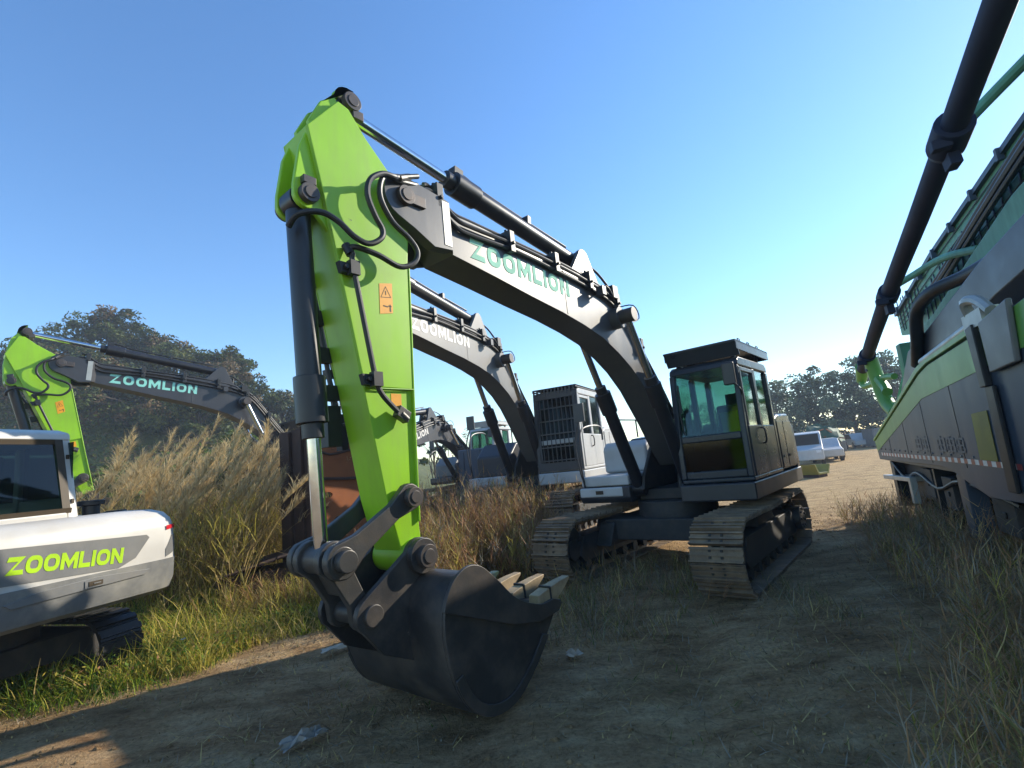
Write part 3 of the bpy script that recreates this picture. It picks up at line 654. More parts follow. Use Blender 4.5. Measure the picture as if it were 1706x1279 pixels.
    # --- bucket
    prof = [(5.43, 1.08), (5.55, 1.085), (5.655, 1.02), (5.72, .88), (5.735, .70), (5.68, .42), (5.55, .19), (5.35, .07), (5.12, .06), (4.93, .145), (4.76, .27), (4.62, .40), (4.50, .53), (4.44, .62)]
    W = .635
    def smooth_(P, sub=4):
        P = [Vector(q) for q in P]; Q = []
        for i in range(len(P) - 1):
            a_, b_, c_, d_2 = P[max(i - 1, 0)], P[i], P[i + 1], P[min(i + 2, len(P) - 1)]
            for k in range(sub):
                t = k / sub; q = .5 * ((2 * b_) + (c_ - a_) * t + (2 * a_ - 5 * b_ + 4 * c_ - d_2) * t * t + (3 * b_ - a_ - 3 * c_ + d_2) * t ** 3); Q.append((q.x, q.y))
        return Q + [tuple(P[-1])]
    prof = smooth_(prof, 3)
    def off(P, k, dd):
        a_, b_ = P[max(k - 1, 0)], P[min(k + 1, len(P) - 1)]; tx, tz = b_[0] - a_[0], b_[1] - a_[1]; l = math.hypot(tx, tz); return (P[k][0] - tz / l * dd, P[k][1] + tx / l * dd)
    inner = [off(prof, k, -.03) for k in range(len(prof))]
    cm = (5.2, .6)
    if math.hypot(inner[12][0] - cm[0], inner[12][1] - cm[1]) > math.hypot(prof[12][0] - cm[0], prof[12][1] - cm[1]): inner = [off(prof, k, .03) for k in range(len(prof))]
    b = MB(); n = len(prof); wear = []
    ring = prof + inner[::-1]; b.prism(ring, -W + .03, W - .03)
    mouth = [(4.46, .64), (4.70, .64), (4.99, .77), (5.25, .99), (5.36, 1.085)]
    side_out = prof + mouth
    for s in (-1, 1):
        q = sorted((s * (W - .03), s * W)); b.prism(side_out, *q)
        cut = smooth_([(4.40, .60), (4.52, .655), (4.70, .66), (4.99, .78), (5.20, .97), (5.36, 1.10), (5.50, 1.13), (5.64, 1.07), (5.72, .97), (5.755, .88)], 4) + [(5.05, .60), (4.72, .53), (4.46, .545)]
        q = sorted((s * W, s * (W + .03))); wear.append(('side_cutter', MB().prism(cut, *q)))  # sunlit upper side of the bucket put into this lighter steel
        # wear strip along the heel
        heel = [prof[k] for k in range(15, 34)]; hin = [(cm[0] + (x - cm[0]) * .86, cm[1] + (z - cm[1]) * .86) for x, z in heel]
        q = sorted((s * W, s * (W + .018))); wear.append(('wear_strip', MB().prism(heel + hin[::-1], *q)))
        # hinge ears
        earp = arc(PB, .135, 150, 20, 6) + arc(PD, .125, 60, -60, 5) + [(5.95, .62), (5.70, .50), (5.66, .9), (5.44, 1.06)]
        q = sorted((s * .20, s * .25)); b.prism(earp, *q)
        q = sorted((s * .20, s * .30)); b.cyl((PB[0], q[0], PB[1]), (PB[0], q[1], PB[1]), .13, n=24)
    b.cyl((PD[0], -.28, PD[1]), (PD[0], .28, PD[1]), .075, n=20)
    b.obox((4.50, 0, .60), (.12, 0, .02), (0, W, 0), (-.012, 0, .03))
    bo = b.xf(fs).build('bucket', M['bucket'], root, bevel=.008)
    for nm_, wm_ in wear: wm_.xf(fs).build(nm_, M['scraped_lit'], bo, bevel=.006)
    for k in range(5):
        y = -.57 + k * .285; dz = .045
        t_ = MB().loft([[(4.74, y - .055, .555), (4.74, y + .055, .555), (4.72, y + .055, .69), (4.72, y - .055, .69)], [(4.55, y - .055, .56), (4.55, y + .055, .56), (4.53, y + .055, .70), (4.53, y - .055, .70)], [(4.42, y - .045, .60), (4.42, y + .045, .60), (4.40, y + .045, .715), (4.40, y - .045, .715)], [(4.26, y - .04, .675), (4.26, y + .04, .675), (4.255, y + .04, .70), (4.255, y - .04, .70)]])
        t_.obox((4.555, y, .63), (.012, 0, 0), (0, .062, 0), (.004, 0, .08), 1)
        t_.v = [(a_ - .05 - .03 * (a_ < 4.5), b_, c_ + dz * (1 if a_ < 4.6 else .5) + (.02 if a_ < 4.3 else 0)) for a_, b_, c_ in t_.v]
        t_.xf(fs).build('tooth', [M['tooth'], M['bucket']], bo, bevel=.008)
    return root

excavator((2.485, 8.47, 0), -.678, 'nearest big excavator with lime green arm reaching down and black bucket on the dirt', tank=False)
excavator((-6.3, 14.655, .32), -.721, 'excavator with lime arm half hidden behind the white digger at far left', .081, -.304, letter='mint', boommat='black', lod=1)
excavator((.342, 11.918, .289), -.439, 'white cabbed excavator with barred windscreen standing in brown weeds behind the nearest one', -.02, -.09, cab='whitecab', boommat='greyboom', letter='cream', guard=True, lod=0, tool=False, body='whitecab', skirt='whitecab', armmat='greyboom')
excavator((-2.0, 20.2, .3), -.35, 'dark excavator far back with folded boom, just right of the green arm', -.30, .55, cab='whitecab', boommat='black', letter='cream', lod=0, body='grey', armmat='black', tool=False)

# ------------------------------------------------------------------ compact white excavator at the left edge (its rear faces the track)
def compact():
    r = empty('compact_excavator', (-5.53, 5.265, 0), -1.875 - PI / 2, label='white compact excavator seen from behind at the left edge with grey rear band', cat='excavator')
    def ring(x0, x1, hw, rad, z, n=8):
        p = []
        for k in range(n + 1): a = PI / 2 + (PI / 2) * k / n; p.append((x0 + rad + rad * math.cos(a), hw - rad + rad * math.sin(a), z))
        for k in range(n + 1): a = PI + (PI / 2) * k / n; p.append((x0 + rad + rad * math.cos(a), -hw + rad + rad * math.sin(a), z))
        p += [(x1, -hw, z), (x1, hw, z)]
        return p
    zs = [(.86, .10), (.90, .04), (1.0, .01), (1.2, 0)]
    cwt = MB().loft([ring(-1.5 + i, -.5, 1.0 - i, .24 - i * .3, z) for z, i in zs]); cwt.build('counterweight', M['scuff'], r)
    up = MB().loft([ring(-1.49 + i, -.3, .99 - i, .23, z) for z, i in ((1.2, 0), (1.3, 0), (1.52, .005), (1.62, .025), (1.69, .07), (1.73, .15), (1.745, .3))]); up.build('engine_cover', M['white'], r)
    MB().box(-.5, 1.0, -.98, .98, .86, 1.2).box(-.31, 1.0, -.98, -.1, 1.2, 1.6).box(-.3, 1.0, -.1, .98, 1.2, 1.66).build('deck', M['white'], r, bevel=.03)
    # grey logo panel, lettering, recess, handle, reflector
    x = -1.494
    MB().add([(x, .78, 1.29), (x, .70, 1.255), (x, -.30, 1.205), (x, -.46, 1.27), (x, -.60, 1.45), (x, -.57, 1.48), (x, .76, 1.56), (x, .82, 1.44)], [tuple(range(8))]).build('logo_panel', M['grey'], r)
    lt = MB(); H = .145
    letters(lt, 'ZOOMLION', lambda u, v: (x - .003, .60 - u * H * .78, 1.335 - .0105 * u + v * H), .09, slant=.16)
    lt.build('rear_lettering', M['lime'], r)
    MB().prism([(.55, 1.06), (-.55, 1.09), (-.60, 1.135), (-.1, 1.17), (.35, 1.15), (.6, 1.10)], -1.508, -1.495, plane='yz').build('rear_trim', M['grey'], r, bevel=.003)
    MB().box(-1.516, -1.509, -.17, .01, 1.085, 1.15).box(-1.522, -1.516, -.14, -.02, 1.10, 1.14, 1).box(-1.526, -1.522, -.12, -.06, 1.115, 1.125, 0).build('cover_latch', [M['grey'], M['ink']], r)
    b = MB()       # corner parts follow the rounded corner
    def corner(a, z, off=.004): q = math.radians(a); return (-1.49 + .23 + (.23 + off) * math.cos(q), -.99 + .23 + (.23 + off) * math.sin(q), z)
    n = 8; A = [186 + 44 * k / n for k in range(n + 1)]
    b.add([corner(a, 1.50 + .02 * (a - 186) / 44) for a in A] + [corner(a, 1.545 + .01 * (a - 186) / 44) for a in A], [(k, k + 1, k + n + 2, k + n + 1) for k in range(n)]); b.build('reflector', M['red'], r)
    A = [184 + 62 * k / n for k in range(n + 1)]
    MB().add([corner(a, 1.22 + .01 * k) for k, a in enumerate(A)] + [corner(a, 1.30 + .14 * min(1, k / 3)) for k, a in enumerate(A)], [(k, k + 1, k + n + 2, k + n + 1) for k in range(n)]).build('side_grille', M['grey'], r)
    # cab, its rear window to the track
    c = MB(); y0, y1 = -.22, .98; xr, xt = -1.05, -.86
    def P(x, z): return x
    pr = [(xr, 1.66), (xr + .1, 1.66), (xt + .1, 2.56), (xt, 2.56)]
    for yy in (y0, y1 - .11): c.prism(pr, yy, yy + .11)
    c.prism([(xr, 1.66), (xr + .08, 1.66), (xr + .06, 1.80), (xr - .005, 1.80)], y0 + .11, y1 - .11)
    c.prism([(xt - .02, 2.52), (xt + .0, 2.60), (xt + .15, 2.645), (.45, 2.645), (.55, 2.56), (.5, 2.5), (xt + .1, 2.5)], y0, y1)
    for xx in (-.2, .5):
        for yy in (y0, y1 - .08): c.box(xx, xx + .08, yy, yy + .08, 1.66, 2.5)
    c.box(xr + .1, .5, y0, y0 + .06, 1.66, 1.95); c.box(xr + .1, .5, y1 - .06, y1, 1.66, 1.9)
    cab = c.build('cab', M['white'], r, bevel=.025, seg=3)
    MB().add([(xr - .004 + .02, y0 + .11, 1.80), (xr + .016, y1 - .11, 1.80), (xt - .0, y1 - .11, 2.52), (xt - .0, y0 + .11, 2.52)], [(0, 1, 2, 3)]).build('rear_window', M['drk'], cab)
    f = MB()
    for a, b_ in ((y0 + .08, y0 + .15), (y1 - .15, y1 - .08)): f.add([(xr + .004, a, 1.79), (xr + .004, b_, 1.79), (xt - .018, b_, 2.53), (xt - .018, a, 2.53)], [(0, 1, 2, 3)])
    f.add([(xr + .003, y0 + .08, 1.785), (xr + .003, y1 - .08, 1.785), (xr - .009, y1 - .08, 1.835), (xr - .009, y0 + .08, 1.835)], [(0, 1, 2, 3)]).add([(xt - .008, y0 + .08, 2.47), (xt - .008, y1 - .08, 2.47), (xt - .018, y1 - .08, 2.53), (xt - .018, y0 + .08, 2.53)], [(0, 1, 2, 3)])
    f.build('window_frame', M['ink'], cab)
    MB().box(.3, .33, y0 + .08, y1 - .08, 1.9, 2.45).build('windshield', M['darkglass'], cab)
    MB().box(xr + .1, .45, y0 + .02, y0 + .028, 1.95, 2.5).build('right_window', M['darkglass'], cab)
    MB().box(-.6, -.2, .2, .7, 1.75, 1.9).obox((-.62, .45, 2.1), (.05, 0, 0), (0, .22, 0), (-.05, 0, .28)).build('seat', M['seat'], cab, bevel=.03)
    for z0 in (1.9, 2.35): q = xr + (z0 - 1.66) * .21; MB().obox((q - .008, y0 + .05, z0), (.008, 0, 0), (0, .012, 0), (0, 0, .022)).build('hinge', M['ink'], cab)
    MB().tube([(-1.12, .62, 1.66), (-1.16, .60, 1.74), (-1.2, .57, 1.775)], .022).build('grab_hook', M['rubber'], r)
    # caps on the cover
    MB().cyl((-.95, -.38, 1.70), (-.95, -.38, 1.84), .075, n=18).cyl((-.95, -.38, 1.84), (-.95, -.38, 1.89), .115, n=22).cyl((-.9, -.66, 1.69), (-.9, -.66, 1.76), .10, n=20).build('air_intake', M['rubber'], r, bevel=.01)
    for s in (-1, 1):
        y = .74 * s; hl, zr = .62, .29; n = 36; tot = 4 * hl + 2 * PI * zr; mb = MB()
        for k in range(n):
            q = k * tot / n
            if q < 2 * hl: p, t = (-hl + q, .0), (1, 0)
            elif q < 2 * hl + PI * zr: a = -PI / 2 + (q - 2 * hl) / zr; p, t = (hl + zr * math.cos(a), zr + zr * math.sin(a)), (-math.sin(a), math.cos(a))
            elif q < 4 * hl + PI * zr: p, t = (hl - (q - 2 * hl - PI * zr), 2 * zr), (-1, 0)
            else: a = PI / 2 + (q - 4 * hl - PI * zr) / zr; p, t = (-hl + zr * math.cos(a), zr + zr * math.sin(a)), (-math.sin(a), math.cos(a))
            T = Vector((t[0], 0, t[1])); N = Vector((t[1], 0, -t[0])); c_ = Vector((p[0], y, p[1] + .05))
            mb.obox(c_, T * tot / n * .5, (0, .21, 0), N * .015); mb.obox(c_ + N * .025, T * tot / n * .25, (0, .21, 0), N * .015)
        tr = mb.build('track', M['rubber'], r); MB().box(-.5, .5, y - .13, y + .13, .16, .5).build('track_frame', M['under'], tr, bevel=.02)
    MB().cyl((0, 0, .5), (0, 0, .87), .45, n=32).box(-.5, .5, -.7, .7, .3, .55).build('car_body', M['under'], r, bevel=.02)
    MB().prism([(.8, 1.2), (1.3, 1.15), (2.2, 2.4), (3.2, 2.7), (3.2, 2.95), (2.0, 2.8)], -.45, -.2).build('boom', M['black'], r, bevel=.01)
compact()

# ------------------------------------------------------------------ rusty wreck between the reeds and the green arm
def wreck():
    r = empty('rusty_wreck', (-3.47, 8.5, .0), .9, label='rusty orange gutted machine housing standing in weeds behind the chrome rod', cat='scrap metal')
    b = MB()
    out = [(0, 0), (1.08, 0), (1.08, 1.25), (1.0, 1.32), (1.0, 1.9), (.62, 2.0), (.62, 2.42), (.40, 2.5), (.34, 2.66), (0, 2.66)]
    # right face with oval and arched openings
    import bmesh
    bm = bmesh.new(); o2 = []
    def loop(P): vs = [bm.verts.new((x, 0, z)) for x, z in P]; return [bm.edges.new((vs[i], vs[(i + 1) % len(vs)])) for i in range(len(vs))]
    E = loop(out)
    E += loop([(.34 + .10 * math.cos(a), 1.18 + .075 * math.sin(a)) for a in np.linspace(0, 2 * PI, 16, endpoint=False)])
    E += loop([(.76, .95), (.98, .95), (1.0, 1.35), (.97, 1.55), (.86, 1.62), (.76, 1.5), (.73, 1.25)])
    E += loop([(.18 + .06 * math.cos(a), 1.62 + .05 * math.sin(a)) for a in np.linspace(0, 2 * PI, 12, endpoint=False)])
    bmesh.ops.triangle_fill(bm, use_beauty=True, edges=E)
    g = bmesh.ops.extrude_face_region(bm, geom=bm.faces[:]); bmesh.ops.translate(bm, vec=(0, .05, 0), verts=[v for v in g['geom'] if isinstance(v, bmesh.types.BMVert)])
    bmesh.ops.recalc_face_normals(bm, faces=bm.faces); me = bpy.data.meshes.new('side_plate'); bm.to_mesh(me); bm.free(); me.materials.append(M['rust'])
    p = bpy.data.objects.new('side_plate', me); C.objects.link(p); p.parent = r
    MB().box(-.05, 0, -.02, .95, 0, 2.78).box(-.09, -.05, .1, .2, 0, 2.8).box(-.09, -.05, .5, .6, 0, 2.75).build('end_plate', M['darkrust'], r, bevel=.01)  # unlit side of the housing, its shade put into a darker rust
    MB().box(0, 1.0, .6, .66, 0, 1.2).box(0, 1.0, .1, .8, 1.88, 1.93).box(0, .55, .0, .9, 2.45, 2.5).cyl((.2, .1, 2.5), (.2, .7, 2.62), .16, n=14).box(.1, .5, .2, .6, 2.5, 2.72).build('inner_frame', M['darkrust'], r, bevel=.01)
    q = MB().tube([(.0, -.03, 2.45), (.2, -.05, 2.3), (.55, -.05, 2.36), (.9, -.06, 2.2)], .02).tube([(.1, -.03, 1.9), (.5, -.04, 1.86), (.98, -.03, 1.88)], .025)
    q.build('loose_pipe', M['darkrust'], r)
    MB().add([(.62, -.012, 1.62), (1.0, -.014, 1.55), (1.06, -.02, 2.1), (.85, -.03, 2.25), (.66, -.02, 2.12)], [(0, 1, 2, 3, 4)]).box(1.0, 1.04, .05, .5, .9, 1.9).build('torn_sheet', M['blue'], r)
    r.scale = (1.5, 1, 1)
    l = empty('scrap_plate', (-4.35, 8.3, .0), .4, label='bent brown scrap plates lying low in the grass left of the rusty housing', cat='scrap metal')
    m = MB()
    for k in range(4): m.obox((.25 * k - .3, .0, .62 + .05 * k), (.12, 0, .02), (0, .5, 0), (.0, 0, .015))
    m.box(-.5, .6, -.4, .4, 0, .58).build('plate_stack', M['darkrust'], l, bevel=.01)
wreck()

# ------------------------------------------------------------------ concrete pump truck on the right
def pump_truck():
    a = .45
    r = empty('pump_truck', (7.64, 11.0, 0), PI / 2 - a, label='green and slate concrete pump truck along the right edge with dark boom pole overhead', cat='truck')
    # local: x runs away from the camera, y out towards the track, z up
    lo = [(0.02, 1.13), (-4.04, 1.19), (-4.56, 1.18), (-5.15, 1.05), (-5.8, .92), (-6.65, .95), (-9.4, .95)]
    hi = [(-9.4, 2.85), (-7.66, 2.75), (-7.08, 2.70), (-6.76, 2.67), (-4.71, 2.57), (-4.21, 2.50), (.13, 1.51)]
    MB().prism(lo + hi, -.05, 0).box(-9.4, -.2, -2.3, -.05, 1.12, 1.5).build('side_panel', M['truckgrey'], r, bevel=.01)
    st = [(0.02, 1.30), (-4.08, 2.15), (-6.43, 2.29), (-7.45, 2.36), (-9.4, 2.45)] + [(x, z - .012) for x, z in hi]
    MB().prism(st, .001, .006).build('green_stripe', M['truckgreen'], r)
    MB().prism([(.13, 1.515), (-4.21, 2.51), (-4.73, 2.585), (-6.6, 2.68), (-6.6, 2.76), (-4.75, 2.665), (-4.21, 2.59), (.13, 1.56)], -.12, .03).build('top_rail', M['truckgreen'], r, bevel=.01)
    MB().cyl((-4.45, -.02, 2.64), (-6.6, -.02, 2.77), .055, n=14).box(-6.9, -6.4, -.1, .05, 2.70, 2.86).tube([(-6.5, 0, 2.85), (-6.6, .05, 2.98), (-6.8, .02, 2.95), (-7.0, 0, 2.8)], .05).build('silver_rail', M['silver'], r)
    tp = MB()
    for k in range(27):
        x = -.35 - k * .24; z = 1.225 + .05 * min(1, k / 20)
        tp.add([(x, .008, z), (x - .12, .008, z + .001), (x - .12, .008, z + .06), (x, .008, z + .06)], [(0, 1, 2, 3)], 0)
        tp.add([(x - .12, .008, z), (x - .24, .008, z + .001), (x - .24, .008, z + .06), (x - .12, .008, z + .06)], [(0, 1, 2, 3)], 1)
    tp.build('reflective_tape', [M['tape'], M['tapered']], r)
    # faded, unreadable maker's lettering above the tape
    for k, (x0, w) in enumerate(((-3.2, .34), (-3.62, .3), (-4.35, .34), (-4.75, .32), (-5.12, .28))):
        ft = MB().box(x0 - w, x0, .0062, .0075, 1.40, 1.425); ft.box(x0 - w, x0, .0062, .0075, 1.48, 1.50); ft.box(x0 - w, x0, .0062, .0075, 1.56, 1.585)
        ft.box(x0 - w * .55, x0 - w * .42, .0064, .0078, 1.38, 1.61); ft.box(x0 - w, x0 - w * .9, .0064, .0078, 1.42, 1.56); ft.box(x0 - w * .1, x0, .0064, .0078, 1.42, 1.56)
        ft.build('faded_character', M['fadedink'], r)
    MB().prism([(-5.88, 1.85), (-6.33, 1.87), (-6.3, 1.34), (-5.82, 1.34)], .0065, .012).build('yellow_patch', M['yellow'], r)
    MB().prism([(-6.47, 2.72), (-6.66, 2.74), (-6.66, 2.1), (-6.5, 2.1)], .012, .07).prism([(-6.55, 2.1), (-6.75, 2.1), (-6.70, 1.05), (-6.5, 1.05)], .012, .05).build('strap', M['rubber'], r, bevel=.01)
    MB().prism([(-6.8, 2.22), (-7.38, 2.25), (-7.5, 2.8), (-6.8, 2.72)], .012, .06).build('locker', M['grey'], r, bevel=.015)
    # folded boom: stacked beams
    b1 = [(.5, 4.22), (-2.54, 4.60), (-6, 4.88), (-10.2, 5.1), (-10.2, 4.45), (-6.16, 4.19), (-2.9, 3.62), (-1.4, 3.45), (.5, 3.75)]
    bo = MB().prism(b1, -1.35, -.95).build('boom_beam', M['truckpale'], r, bevel=.02)
    e = MB()
    for x0, z0, x1, z1 in ((.45, 4.24, -2.54, 4.63), (-2.54, 4.63, -6, 4.91), (-6, 4.91, -10.2, 5.13)): e.obox(((x0 + x1) / 2, -.93, (z0 + z1) / 2 - .02), ((x0 - x1) / 2, 0, (z0 - z1) / 2), (0, .04, 0), (0, 0, .035))
    for k in range(9): x = .1 - k * .95; z = 4.3 + .115 * k - .003 * k * k; e.box(x - .03, x + .03, -.93, -.86, z - .12, z + .03)
    e.build('beam_flange', M['truckgrey'], bo)
    for z, rr in ((.42, .05), (.34, .035), (.5, .03)): MB().tube([(-1.2, -.82, 3.45 + z), (-3, -.82, 3.62 + z), (-5, -.82, 3.95 + z), (-7, -.82, 4.22 + z), (-10, -.82, 4.4 + z)], rr, sub=3).build('boom_hose', M['rubber'], bo)
    b2 = [(-1.0, 2.62), (-1.9, 3.42), (-3.0, 3.50), (-4.9, 3.85), (-6.3, 4.08), (-10, 4.3), (-10, 3.8), (-6.38, 3.5), (-4.24, 3.2), (-3.0, 3.05), (-1.6, 2.55)]
    b2o = MB().prism(b2, -.92, -.62).build('lower_beam', M['truckpale'], r, bevel=.02)
    MB().prism([(-1.8, 2.3), (-3.0, 2.98), (-4.24, 3.12), (-6.4, 3.42), (-10, 3.72), (-10, 3.3), (-6.6, 3.0), (-4.4, 2.7), (-2.6, 2.35)], -.55, -.2).build('boom_underside', M['black'], r, bevel=.02)
    MB().tube([(-3.6, -.15, 2.7), (-4.0, -.12, 3.0), (-4.3, -.12, 3.38), (-4.8, -.2, 3.52), (-5.4, -.4, 3.52), (-6.2, -.5, 3.5)], .085, 14).build('hose_bend', M['rubber'], r)
    # dark pole overhead with its collars, drop end and gripping brackets
    P = [(-.25, .0, 3.07), (-2.05, .0, 3.52), (-3.57, .0, 3.87), (-5.65, .0, 4.27), (-7.24, .0, 4.60), (-8.47, .0, 4.87), (-11, .0, 5.4)]
    po = MB()
    for i in range(len(P) - 1): po.cyl(P[i], P[i + 1], .112, n=24)
    po.build('boom_pole', M['polepaint'], r)
    for x, z, l, rr in ((-7.1, 4.57, .34, .165), (-3.55, 3.865, .26, .15), (-.9, 3.24, .3, .145)):
        d = Vector((-1, 0, .215)).normalized(); c_ = Vector((x, 0, z)); co = MB().cyl(c_ - d * l / 2, c_ + d * l / 2, rr, n=20); co.cyl(c_ - d * l * .75, c_ - d * l / 2, rr * .8, rr, n=20)
        co.obox(c_ + Vector((.1, 0, -.2)), (.1, 0, 0), (0, .05, 0), (.02, 0, .1)); co.obox(c_ + Vector((-.1, .12, -.12)), (.05, 0, 0), (0, .08, 0), (0, 0, .05))
        co.build('pole_collar', M['polepaint'], r, bevel=.01)
    MB().cyl((-.2, 0, 3.12), (.2, 0, 2.86), .13, .10, n=16).tube([(.15, .02, 2.9), (.05, 0, 2.72), (-.4, -.1, 2.72), (-1.2, -.15, 2.75), (-1.8, -.2, 2.7)], .06).tube([(-.9, -.05, 3.2), (-.85, -.1, 2.8), (-.95, -.15, 2.3), (-1.3, -.2, 2.05)], .13, 12).tube([(-1.0, -.1, 2.75), (-1.3, -.12, 2.55), (-1.5, -.1, 2.45)], .09).build('pole_end', M['truckgreen'], r)
    for Q in ([(-3.0, 0, 3.72), (-2.6, -.2, 4.1), (-3.0, -.5, 4.22), (-3.8, -.7, 4.2), (-4.6, -.85, 4.02)], [(-7.0, 0, 4.55), (-7.2, -.4, 4.85), (-7.9, -.7, 4.95), (-8.6, -1.0, 4.95)]):
        MB().tube(Q, .055, 10).build('pole_bracket', M['truckpale'], r)
    # pipes and struts around the boom rest at the far end
    g = MB().box(-1.7, -1.4, -1.6, -.4, 1.5, 3.3).box(-.35, -.1, -1.5, -.3, 1.5, 2.1)
    for k in range(5): g.tube([(-.3 - .35 * k, -.3 - .1 * k, 1.5), (-.6 - .3 * k, -.4, 2.2), (-.4 - .5 * k, -.7, 2.9)], .045)
    g.build('boom_rest', M['truckpale'], r)
    # running gear
    for x in (-1.2, -2.55, -8.2):
        for y in (-.5, -2.0):
            w = MB().cyl((x, y - .15, .52), (x, y + .15, .52), .52, n=36).build('wheel', M['rubber'], r, bevel=.04)
            MB().cyl((x, y + .15, .52), (x, y + .165, .52), .28, n=24).build('rim', M['under'], w)
    for x0_, x1_ in ((-.35, -.62), (-3.3, -3.38)): MB().box(x1_, x0_, -.9, -.1, .22, 1.1).build('shade_flap', M['rubber'], r)  # dark sheets added to stand for the shade under the body
    MB().box(-3.3, -.62, -.32, -.28, .50, 1.12).build('shade_skirt', M['under'], r)  # dark panel added over the wheels as underbody shade
    MB().box(-10, -.2, -1.7, -1.4, .75, 1.05).box(-10, -.2, -1.0, -.7, .75, 1.05).build('chassis', M['under'], r)
    MB().prism([(.05, .72), (-2.2, .82), (-2.2, .90), (.05, .80)], -.5, .0).box(-2.25, -2.1, -.1, 0, .45, .9).build('rear_guard', M['silver'], r, bevel=.01)
    MB().box(-4.9, -4.6, -.25, -.05, .3, 1.1).cyl((-4.75, -.15, .06), (-4.75, -.15, .4), .09, n=14).box(-5.0, -4.5, -.4, .1, .02, .06).build('outrigger', M['truckgrey'], r, bevel=.01)
    MB().prism([(-9.5, .6), (-11.6, .6), (-11.8, 1.6), (-11.5, 3.0), (-9.5, 3.0)], -2.35, .0).build('truck_cab', M['truckgreen'], r, bevel=.05)
    for x_ in (-1.3, -2.6, -3.9, -5.3): MB().box(x_ - .012, x_, .0, .0045, 1.22, 1.5 - .235 * x_ * .95).build('panel_seam', M['rubber'], r)
    for k in range(16): x_ = -.4 - .4 * k; MB().cyl((x_, .0, 1.36), (x_, .011, 1.36), .014, n=8).build('rivet', M['grey'], r)
    for x_, w_, z_ in ((-2.6, .5, .62), (-3.6, .45, .55), (-5.4, .6, .5)): MB().box(x_ - w_, x_, -.45, -.12, z_, z_ + .45).box(x_ - w_ * .6, x_ - w_ * .4, -.12, -.1, z_ + .18, z_ + .25).build('tool_box', M['under'], r, bevel=.02)
    MB().tube([(-.6, -.1, 1.1), (-1.4, -.12, .82), (-2.4, -.1, .98), (-3.4, -.12, .80), (-4.6, -.1, 1.0), (-6.2, -.12, .86)], .03).build('air_line', M['rubber'], r)
    ms = MB()
    for k in range(26): x_ = .2 - k * .26; zb_ = 3.78 + .001 * k if x_ > -1.4 else 3.5 - (x_ + 1.4) * .12; ms.obox((x_, -.94, zb_ + .36), (.012, 0, 0), (0, .008, 0), (.05 * (-1) ** k, 0, .34))
    for k in range(4): ms.tube([(.4, -.935, 3.9 + .09 * k), (-2.54, -.935, 4.1 + .13 * k), (-6.2, -.935, 4.4 + .13 * k)], .008, 5, sub=1)
    ms.build('mesh_guard', M['truckgrey'], r)
    MB().box(-9.35, -.4, -2.35, -2.3, 1.13, 2.6).build('far_panel', M['truckgrey'], r)
pump_truck()

# ------------------------------------------------------------------ vehicles and scrap down the track
def van(loc, rz):
    r = empty('parked_van', loc, rz, label='white van with open bonnet shape parked beyond the black cab', cat='van')
    MB().prism([(-2.2, .35), (2.2, .35), (2.25, .95), (1.55, 1.15), (.95, 1.85), (-2.1, 1.95), (-2.25, 1.2)], -.85, .85).build('body', M['whitecab'], r, bevel=.08, seg=3)
    MB().prism([(1.48, 1.18), (1.52, 1.2), (1.0, 1.8), (.95, 1.78)], -.72, .72).box(-1.9, .8, .851, .856, 1.25, 1.75).box(-1.9, .8, -.856, -.851, 1.25, 1.75).build('window', M['ink'], r)
    for s in (-1, 1): MB().box(2.2, 2.26, s * .62 - .12, s * .62 + .12, .75, .9).build('headlight', M['ledlens'], r)
    for x in (-1.4, 1.4):
        for s in (-1, 1): MB().cyl((x, s * .75 - .1, .33), (x, s * .75 + .1, .33), .33, n=20).build('wheel', M['rubber'], r)
van((17.0, 30.5, 0), -2.1)
def pickup(loc, rz, lab='dull red car parked far off near the right trees', col='carred'):
    r = empty('parked_car', loc, rz, label=lab, cat='car')
    MB().prism([(-2.1, .3), (2.1, .3), (2.15, .75), (1.2, .9), (.6, 1.4), (-1.1, 1.42), (-1.7, .95), (-2.15, .9)], -.82, .82).build('body', M[col], r, bevel=.07)
    MB().prism([(1.1, .93), (.58, 1.34), (-1.05, 1.36), (-1.55, .95)], -.83, .83).build('window', M['ink'], r)
    for x in (-1.3, 1.3):
        for s in (-1, 1): MB().cyl((x, s * .75 - .1, .31), (x, s * .75 + .1, .31), .31, n=18).build('wheel', M['rubber'], r)
pickup((38.5, 55.5, 0), 2.9)
pickup((33.0, 50.0, 0), -1.9, 'small white car far down the track before the trees', 'whitecab')
pickup((19.6, 33.2, 0), -2.0, 'white car just behind the van beyond the black cab', 'whitecab')
pickup((36.0, 50.5, 0), 2.4, 'dark slate car far off beside the dull grey container', 'truckgrey')
